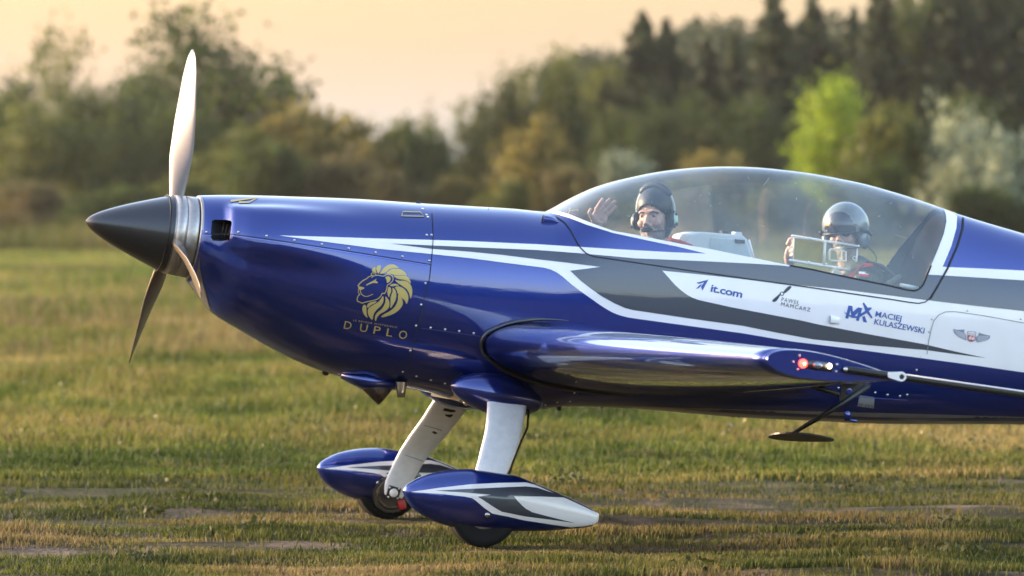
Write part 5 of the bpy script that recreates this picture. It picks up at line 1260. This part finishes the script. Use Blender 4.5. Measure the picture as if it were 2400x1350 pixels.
def hand_mesh(h0, fingers, thumb, palm, r=.0095):
    vf = [tube(palm, [.027, .040, .041, .034], 14, flat=.36, side=None)]
    return vf
def eyes(h, par, base):
    for s_ in (-1, 1):
        e = part('eye', h.e((s_ * .031, .079, -.001), (.0125, .008, .0058), 16, 10), M['eye'], par, base)
        part('iris', h.e((s_ * .031 - .003, .0855, -.001), (.0058, .003, .0056), 12, 8), M['iris'], e, base)
        part('eyebrow', h.t([(s_ * .015,.099,.018),(s_ * .032,.095,.0215),(s_ * .051,.077,.013)], [.0035,.0045,.003]), M['brow'], par, base)
        part('eyelid', h.t([(s_ * .016,.086,.003),(s_ * .031,.088,.0085),(s_ * .047,.076,.002)], [.0025,.0035,.0025]), M['skin'], par, base)

# ---- front occupant
hc = P(1534, 506, -.02); H1 = Head(hc, 24, -1, -3, 1.06)
base1 = Vector((hc.x + .12, 0, 1.08)); person1 = empty('person'); person1.matrix_world = MA @ Matrix.Translation(base1)
tag(person1, 'person in the front seat with black leather cap, headset and grey beard, waving', 'person')
sh = lambda sx, s: Vector((hc.x + .07 + sx, .185 * s, hc.z - .255))
nb = H1.p(0, -.045, -.22)
HY = -.06
fg = [([(1398,489),(1406,477),(1414,464)], .0112), ([(1407,491),(1419,478),(1431,465)], .0118), ([(1416,496),(1430,483),(1443,470)], .0114), ([(1423,504),(1435,493),(1446,482)], .0100)]
hand = []
for pts, r_ in fg:
    Q = [P(x, y, HY - .006 * i) for i, (x, y) in enumerate(pts)]; root = P(1401, 506, HY + .004); hand.append(tube([root + (Q[0] - root) * .35, Q[0], (Q[0] + Q[1]) / 2, Q[1], (Q[1] + Q[2]) / 2, Q[2]], [r_ * 1.05, r_ * 1.12, r_ * .98, r_ * 1.04, r_ * .92, r_ * .74], 10))
hand.append(tube([P(1399,516,HY), P(1386,508,HY-.012), P(1381,498,HY-.018), P(1386,488,HY-.02)], [.016, .0125, .011, .0085], 10))
hand.append(ellipsoid(P(1405, 506, HY + .002), (.040, .014, .046), 20, 14, Matrix.Rotation(math.radians(35), 3, 'Y')))
hand.append(ellipsoid(P(1393, 514, HY - .006), (.020, .014, .026), 16, 10)); hand.append(ellipsoid(P(1417, 516, HY - .002), (.016, .013, .028), 16, 10))
wr_ = P(1402, 534, HY + .012); el = P(1440, 640, .16)
hand.append(tube([P(1403, 518, HY + .004), wr_, wr_ + (el - wr_) * .5, el, (el + sh(0, 1)) / 2, sh(0, 1)], [.026, .024, .036, .044, .05, .055], 14))
torso1 = [tube([nb, Vector((hc.x + .10, 0, hc.z - .40)), Vector((hc.x + .14, 0, 1.10))], [.10, .15, .16], 18, flat=1.15, side=(1, 0, 0)), tube([sh(0, -1), Vector((hc.x + .07, 0, hc.z - .23)), sh(0, 1)], [.062, .075, .062], 16),
          tube([sh(0, -1), Vector((hc.x - .02, -.24, hc.z - .50)), Vector((hc.x - .22, -.16, hc.z - .55))], [.055, .044, .03], 12),
          tube([Vector((base1.x, -.10, 1.06)), Vector((base1.x - .45, -.14, 1.16)), Vector((base1.x - .75, -.12, 1.0))], [.085, .065, .05], 12), tube([Vector((base1.x, .10, 1.06)), Vector((base1.x - .45, .14, 1.16)), Vector((base1.x - .75, .12, 1.0))], [.085, .065, .05], 12)]
body1 = remeshed('body', face(H1) + hand + torso1, M['skin'], person1, base1, .0045, 2)
# clothes over torso and arms, kept off the neck and hand
def clothed(vfs, grow):
    out = []
    for V, F in vfs: 
        c = sum((Vector(v) for v in V), Vector()) / len(V); out.append((V, F))
    return out
el2 = wr_ + (el - wr_) * .25
suit1 = [tube([nb + Vector((0, 0, .03)), nb + Vector((.02, 0, -.05)), Vector((hc.x + .10, 0, hc.z - .40)), Vector((hc.x + .14, 0, 1.06))], [.084, .13, .168, .175], 20, flat=1.15, side=(1, 0, 0)),
         tube([sh(0, -1) + Vector((0, -.01, 0)), Vector((hc.x + .07, 0, hc.z - .225)), sh(0, 1) + Vector((0, .01, 0))], [.075, .09, .075], 16),
         tube([sh(0, -1), Vector((hc.x - .02, -.245, hc.z - .50)), Vector((hc.x - .22, -.165, hc.z - .55))], [.068, .056, .042], 12),
         tube([el2, el, (el + sh(0, 1)) / 2, sh(0, 1)], [.042, .058, .062, .068], 14),
         tube([Vector((base1.x, -.10, 1.04)), Vector((base1.x - .45, -.14, 1.15))], [.10, .08], 12), tube([Vector((base1.x, .10, 1.04)), Vector((base1.x - .45, .14, 1.15))], [.10, .08], 12)]
remeshed('flight_suit', suit1, M['suit'], person1, base1, .007, 3)
V, F = tube([nb + H1.R * .085 + Vector((0, 0, .035)), nb + H1.F * .08 + Vector((0, 0, .01)), nb - H1.R * .085 + Vector((0, 0, .035))], .022, 10); part('collar', (V, F), M['suit'], person1, base1)
q = P(1590, 566, -.20); V, F = tube([P(1566, 560, -.16), P(1590, 566, -.17), P(1622, 578, -.17)], [.010, .012, .010], 8); part('shoulder_strap', (V, F), M['redcloth'], person1, base1)
eyes(H1, person1, base1)
remeshed('beard', [H1.e((0,.040,-.096), (.057,.054,.036)), H1.e((0,.070,-.112), (.030,.026,.020)), H1.e((-.045,.035,-.075), (.017,.035,.030)), H1.e((.045,.035,-.075), (.017,.035,.030))], M['beard'], person1, base1, .004, 3)
part('moustache', H1.t([(-.034,.080,-.078),(-.018,.103,-.062),(0,.110,-.058),(.018,.103,-.062),(.034,.080,-.078)], [.004,.0085,.008,.0085,.004]), M['beard'], person1, base1)
part('mouth', H1.t([(-.022,.096,-.076),(0,.106,-.075),(.022,.096,-.076)], [.002,.0045,.002]), M['lip'], person1, base1)
def opened(vf, h, keep):
    V, F = vf; loc = [h.rot.transposed() @ (Vector(v) - h.c) / h.k for v in V]; return V, [f for f in F if all(keep(loc[i]) for i in f)]
def cap_keep(v): 
    # oval opening for the face
    return not (v.y > .0 and (v.x / .071) ** 2 + ((v.z + .040) / .090) ** 2 < 1.0)
capv = merge(opened(H1.e((0,-.018,.048), (.087,.108,.092), 56, 40), H1, cap_keep), opened(H1.e((0,-.022,-.03), (.083,.088,.105), 56, 40), H1, lambda v: cap_keep(v) and v.z > -.125))
cap = part('leather_cap', capv, M['cap'], person1, base1)
md = cap.modifiers.new('t', 'SOLIDIFY'); md.thickness = .004; md.offset = 0
def headset(h, par, base, band=True):
    for s_ in (-1, 1):
        cup = part('ear_cup', h.e((s_ * .098, -.004, -.022), (.022, .036, .046), 24, 16), M['blackm'], par, base)
        part('cup_plate', h.e((s_ * .112, .004, -.022), (.011, .020, .034), 20, 12), M['mint'] if s_ > 0 else M['plastic'], cup, base)
        part('ear_seal', h.e((s_ * .083, -.002, -.020), (.012, .040, .050), 24, 12), M['rubber'], cup, base)
        part('cup_knob', h.e((s_ * .121, .012, .004), (.006, .008, .008), 12, 8), M['blackm'], cup, base)
        part('cup_knob', h.e((s_ * .121, .012, -.046), (.006, .009, .009), 12, 8), M['blackm'], cup, base)
    if band:
        arc = [(.100 * math.sin(a), -.018, .030 + .125 * math.cos(a)) for a in np.linspace(-1.75, 1.75, 26)]
        part('headband', h.t(arc, .006, 8), M['plastic'], par, base)
        part('head_pad', h.t([( .096 * math.sin(a), -.014, .034 + .120 * math.cos(a)) for a in np.linspace(-.85, 1.05, 16)], [.010] + [.017] * 14 + [.010], 10), M['cap'], par, base)
headset(H1, person1, base1)
part('microphone_boom', H1.t([(.118,.010,-.045),(.105,.045,-.066),(.075,.085,-.075),(.040,.110,-.074)], [.0035,.003,.003,.003]), M['blackm'], person1, base1)
part('microphone', H1.e((.004,.122,-.066), (.032,.013,.0135)), M['rubber'], person1, base1)

# ---- rear occupant
hc2 = P(1980, 545, -.02); H2 = Head(hc2, 22, -1, -4, 1.0)
base2 = Vector((hc2.x + .16, 0, 1.06)); person2 = empty('person'); person2.matrix_world = MA @ Matrix.Translation(base2)
tag(person2, 'person in the rear seat with grey helmet, dark visor and sunglasses', 'person')
sh2 = lambda s: Vector((hc2.x + .11, .19 * s, hc2.z - .225)); nb2 = H2.p(0, -.05, -.20)
hp = P(1849, 592, .03); el3 = Vector((hc2.x - .12, .26, hc2.z - .42))
arm_r = tube([hp + Vector((.0, .0, -.02)), hp + (el3 - hp) * .25, hp + (el3 - hp) * .6, el3, (el3 + sh2(1)) / 2, sh2(1)], [.026, .026, .036, .044, .05, .056], 14)
h2 = [arm_r, ellipsoid(P(1851, 590, .01), (.026, .018, .046), 18, 12, Matrix.Rotation(math.radians(15), 3, 'Y'))]
for k, (x, y) in enumerate([(1870,567),(1874,577),(1874,589),(1871,600)]):
    h2.append(tube([P(1852, 572 + 9 * k, -.0), P(1860, y - 2, -.035), P(x - 3, y, -.055), P(x + 1, y + 2, -.062)], [.0105, .0105, .0095, .007], 10))
h2.append(tube([P(1846, 574, .0), P(1852, 560, -.02), P(1862, 557, -.04)], [.013, .011, .008], 10))
torso2 = [tube([nb2, Vector((hc2.x + .13, 0, hc2.z - .38)), Vector((hc2.x + .18, 0, 1.08))], [.09, .15, .16], 18, flat=1.15, side=(1, 0, 0)), tube([sh2(-1), Vector((hc2.x + .10, 0, hc2.z - .20)), sh2(1)], [.064, .078, .064], 16),
          tube([sh2(-1), Vector((hc2.x + .0, -.25, hc2.z - .46)), Vector((hc2.x - .22, -.12, hc2.z - .40))], [.056, .046, .03], 12),
          tube([Vector((base2.x, -.10, 1.04)), Vector((base2.x - .4, -.14, 1.14))], [.085, .065], 12), tube([Vector((base2.x, .10, 1.04)), Vector((base2.x - .4, .14, 1.14))], [.085, .065], 12)]
remeshed('body', face(H2) + h2 + torso2, M['skin'], person2, base2, .0045, 2)
suit2 = [tube([nb2 + Vector((0, 0, .02)), nb2 + Vector((.02, 0, -.05)), Vector((hc2.x + .13, 0, hc2.z - .38)), Vector((hc2.x + .18, 0, 1.04))], [.080, .12, .17, .178], 20, flat=1.15, side=(1, 0, 0)),
         tube([sh2(-1) + Vector((0, -.012, 0)), Vector((hc2.x + .10, 0, hc2.z - .195)), sh2(1) + Vector((0, .012, 0))], [.080, .092, .080], 16),
         tube([sh2(-1), Vector((hc2.x + .0, -.255, hc2.z - .46)), Vector((hc2.x - .20, -.13, hc2.z - .41))], [.074, .060, .044], 12),
         tube([hp + (el3 - hp) * .3, hp + (el3 - hp) * .6, el3, (el3 + sh2(1)) / 2, sh2(1)], [.040, .052, .058, .062, .070], 14),
         tube([Vector((base2.x, -.10, 1.02)), Vector((base2.x - .4, -.14, 1.12))], [.10, .08], 12), tube([Vector((base2.x, .10, 1.02)), Vector((base2.x - .4, .14, 1.12))], [.10, .08], 12)]
s2 = remeshed('flight_suit', suit2, M['suit'], person2, base2, .007, 3)
bv2 = BVHTree.FromPolygons([v.co + base2 for v in s2.data.vertices], [tuple(p.vertices) for p in s2.data.polygons])
def badge(name, pts, m, off=.004, sub=6):
    """cloth patch lying on the suit, outline given where it shows in the photo"""
    q = densify(pts, 5); ctr = (sum(p[0] for p in pts) / len(pts), sum(p[1] for p in pts) / len(pts)); V = []
    for x, y in q + [ctr]:
        d = rayA(x, y); r = bv2.ray_cast(EYE_A, d, 100); V.append((r[0] - d * off) if r[0] is not None else P(x, y, -.2))
    n = len(q); return part(name, (V, [(i, (i + 1) % n, n) for i in range(n)]), m, person2, base2)
badge('shoulder_patch', [(2007,632),(2011,622),(2024,617),(2045,617),(2047,624),(2030,625),(2018,629),(2011,636)], M['redcloth'])
badge('shoulder_strap', [(1986,650),(1996,640),(2008,634),(2003,641),(1994,651),(1990,656)], M['redcloth'], .006)
badge('flag_patch', [(2013,636),(2036,638),(2036,643),(2013,641)], M['whitecloth']); badge('flag_patch', [(2013,641),(2036,643),(2036,649),(2012,646)], M['redcloth'])
part('harness_strap', tube([P(2030, 612, -.20), P(2062, 622, -.20), P(2088, 640, -.2), P(2096, 660, -.2)], [.006, .012, .014, .014], 8, flat=2.0), M['blackm'], person2, base2)
part('harness_strap', tube([P(2068, 690, -.24), P(2082, 665, -.24), P(2108, 648, -.22)], [.016, .018, .014], 8, flat=1.6), M['suit'], person2, base2)
part('harness_buckle', box(P(1962, 640, -.17), (.05, .01, .03), Matrix.Rotation(.4, 3, 'Y')), M['steel'], person2, base2, False)
part('sunglasses', merge(H2.e((-.031,.084,-.004), (.027,.012,.020)), H2.e((.031,.084,-.004), (.027,.012,.020)), H2.t([(-.03,.094,.006),(0,.102,.008),(.03,.094,.006)], .004), H2.t([(.055,.078,.004),(.078,.02,.004)], .004)), M['visor'], person2, base2)
part('moustache', H2.t([(-.032,.080,-.074),(-.018,.102,-.062),(0,.109,-.058),(.018,.102,-.062),(.032,.080,-.074)], [.003,.007,.007,.007,.003]), M['beard'], person2, base2)
part('mouth', H2.t([(-.028,.088,-.072),(0,.104,-.080),(.028,.088,-.072)], [.002,.006,.002]), M['teeth'], person2, base2)
def helm_keep(v): return not (v.y > .01 and abs(v.x) < .078 and v.z < .030) and v.z > -.10
helm = part('helmet', opened(H2.e((0,-.022,.035), (.118,.138,.122), 64, 48), H2, helm_keep), M['helmet'], person2, base2)
md = helm.modifiers.new('t', 'SOLIDIFY'); md.thickness = .006; md.offset = -1
part('visor', opened(H2.e((0,-.018,.035), (.1205,.1415,.1245), 64, 48), H2, lambda v: v.y > .010 and -.004 < v.z < .118 - 1.6 * v.x * v.x), M['visor'], helm, base2)
part('visor_rim', H2.t([(.121 * math.sin(a), -.014 + .142 * math.cos(a) * .995, .000 - .004 * math.cos(a)) for a in np.linspace(-1.35, 1.35, 24)], .006), M['blackm'], helm, base2)
part('helmet_seam', H2.t([(0, -.022 + .139 * math.sin(a), .035 + .123 * math.cos(a)) for a in np.linspace(-1.2, .55, 18)], .002), M['seam_l'], helm, base2)
for s_ in (-1, 1):
    part('ear_dome', H2.e((s_ * .100, -.008, -.038), (.030, .055, .058), 28, 18), M['helmet'], helm, base2)
    part('visor_track', H2.t([(s_ * .112, .058, .010), (s_ * .126, .0, -.002), (s_ * .124, -.055, -.020)], [.013, .013, .012]), M['blackm'], helm, base2)
part('helmet_clip', H2.t([(.085, -.05, .115), (.105, -.055, .085)], .010), M['blackm'], helm, base2)
part('microphone_boom', H2.t([(.128,-.005,-.075),(.10,.05,-.082),(.04,.105,-.086)], .003), M['blackm'], person2, base2)
part('helmet_cable', H2.t([(.120,-.02,-.085),(.135,-.04,-.11),(.150,-.05,-.14),(.150,-.04,-.165),(.125,-.03,-.175)], .003), M['blackm'], person2, base2)

# ---- clear camera plate held up by the rear occupant
DY = -.115
pl0 = P(1858, 556, DY); plate = empty('camera_plate'); plate.matrix_world = MA @ Matrix.Translation(pl0)
tag(plate, 'clear acrylic camera plate with a yellow tinted window held in front of the rear pilot', 'camera plate')
def quadbox(name, pts, th, m, y=DY, par=plate):
    q = [P(x, py_, y) for x, py_ in pts]; n = len(q); V = [v for v in q] + [v + Vector((0, th, 0)) for v in q]
    return part(name, (V, [tuple(range(n)), tuple(range(2 * n - 1, n - 1, -1))] + [(i, n + i, n + (i + 1) % n, (i + 1) % n) for i in range(n)]), m, par, pl0, False)
M['amber'] = glass_mat('amber_tinted_film', (0.72, 0.62, 0.12), 1.2, 0.75, (0.36, 0.29, 0.04))
quadbox('tinted_window', [(1862,561),(1931,568),(1929,617),(1861,606)], .003, M['amber'])
quadbox('clear_panel', [(1934,569),(2011,577),(2007,632),(1931,619)], .004, M['acrylic'])
for nm, a, b, r_ in (('top_rail', (1856,553), (2013,577), .0075), ('bottom_rail', (1852,610), (2007,635), .0075), ('side_rail', (1861,556), (1859,609), .0035), ('middle_rail', (1934,566), (1930,622), .008), ('side_rail', (2010,577), (2006,635), .005)):
    V, F = tube([P(*a, DY), P(*b, DY)], r_, 8); part(nm, (V, F), M['acrylic_edge'], plate, pl0)
for p_ in ((1857,553), (1852,610), (1900,559), (1896,615), (1936,619), (2007,634), (2012,577)):
    part('plate_screw', ellipsoid(P(*p_, DY - .004), (.0075, .005, .0075), 10, 8), M['acrylic_edge'], plate, pl0)
fr_ = [(1947,584),(1967,584),(1973,587),(1973,608),(1969,612),(1948,611),(1944,607),(1944,588)]
V, F = tube([P(x, y, DY - .006) for x, y in fr_ + fr_[:1]], .0042, 8); part('camera_bracket', (V, F), M['acrylic_edge'], plate, pl0)
V, F = tube([P(x, y, DY - .006) for x, y in [(1975,587),(1983,590),(1983,612),(1975,611)]], .0036, 8); part('camera_bracket', (V, F), M['acrylic_edge'], plate, pl0)
part('bracket_window', box(P(1958, 598, DY - .004), (.055, .006, .045)), M['acrylic'], plate, pl0, False)
V, F = tube([P(2003 + 4 * math.cos(a), 605 + 4 * math.sin(a), DY - .005) for a in np.linspace(0, 6.2832, 14)], .002, 6); part('finger_hole', (V, F), M['acrylic_edge'], plate, pl0)

# ---- instrument housing between the seats
def extr(name, pts, y0_, y1_, m, par=plane, bev=.012):
    bm = bmesh.new(); a = [bm.verts.new(P(x, y, 0) + Vector((0, y0_, 0))) for x, y in pts]; b = [bm.verts.new(P(x, y, 0) + Vector((0, y1_, 0))) for x, y in pts]; n = len(pts)
    bm.faces.new(a); bm.faces.new(b[::-1]); [bm.faces.new((a[i], b[i], b[(i + 1) % n], a[(i + 1) % n])) for i in range(n)]
    return bm_obj(name, bm, m, par, True, bev)
sx_ = -16
ih = extr('instrument_housing', [(1592+sx_,590),(1614+sx_,549),(1640+sx_,543),(1736+sx_,551),(1746+sx_,560),(1775+sx_,650),(1592+sx_,650)], -.15, .15, M['plastic'])
for p_ in ih.data.polygons: p_.use_smooth = False
hp_ = extr('housing_panel', [(1661+sx_,557),(1736+sx_,563),(1744+sx_,572),(1764+sx_,640),(1668+sx_,640),(1657+sx_,590)], -.1555, -.15, grain(mat('housing_side', (0.36, 0.41, 0.43), .5), 60, .05), ih, .002)
part2 = extr('housing_latch', [(1715+sx_,560),(1738+sx_,562),(1739+sx_,570),(1717+sx_,569)], -.163, -.155, M['blackm'], ih, .001)
extr('housing_knob', [(1694+sx_,541),(1709+sx_,542),(1709+sx_,547),(1694+sx_,546)], -.10, -.06, M['blackm'], ih, .001); extr('housing_knob', [(1722+sx_,543),(1737+sx_,544),(1739+sx_,552),(1722+sx_,550)], -.12, -.06, M['plastic'], ih, .002)
V, F = tube([P(1755, 562, -.12), P(1768, 612, -.12)], .007, 8); mesh_obj('white_lever', V, F, M['white'], plane)
# seats and quilted side rail behind the rear occupant
seat(base1.x + .03, .93); seat(base2.x + .05, 1.0)
V, F = tube([P(2110, 668, -.30), P(2150, 676, -.30)], [.010, .012], 10, flat=1.5); mesh_obj('seat_rail', V, F, M['plastic'], plane)
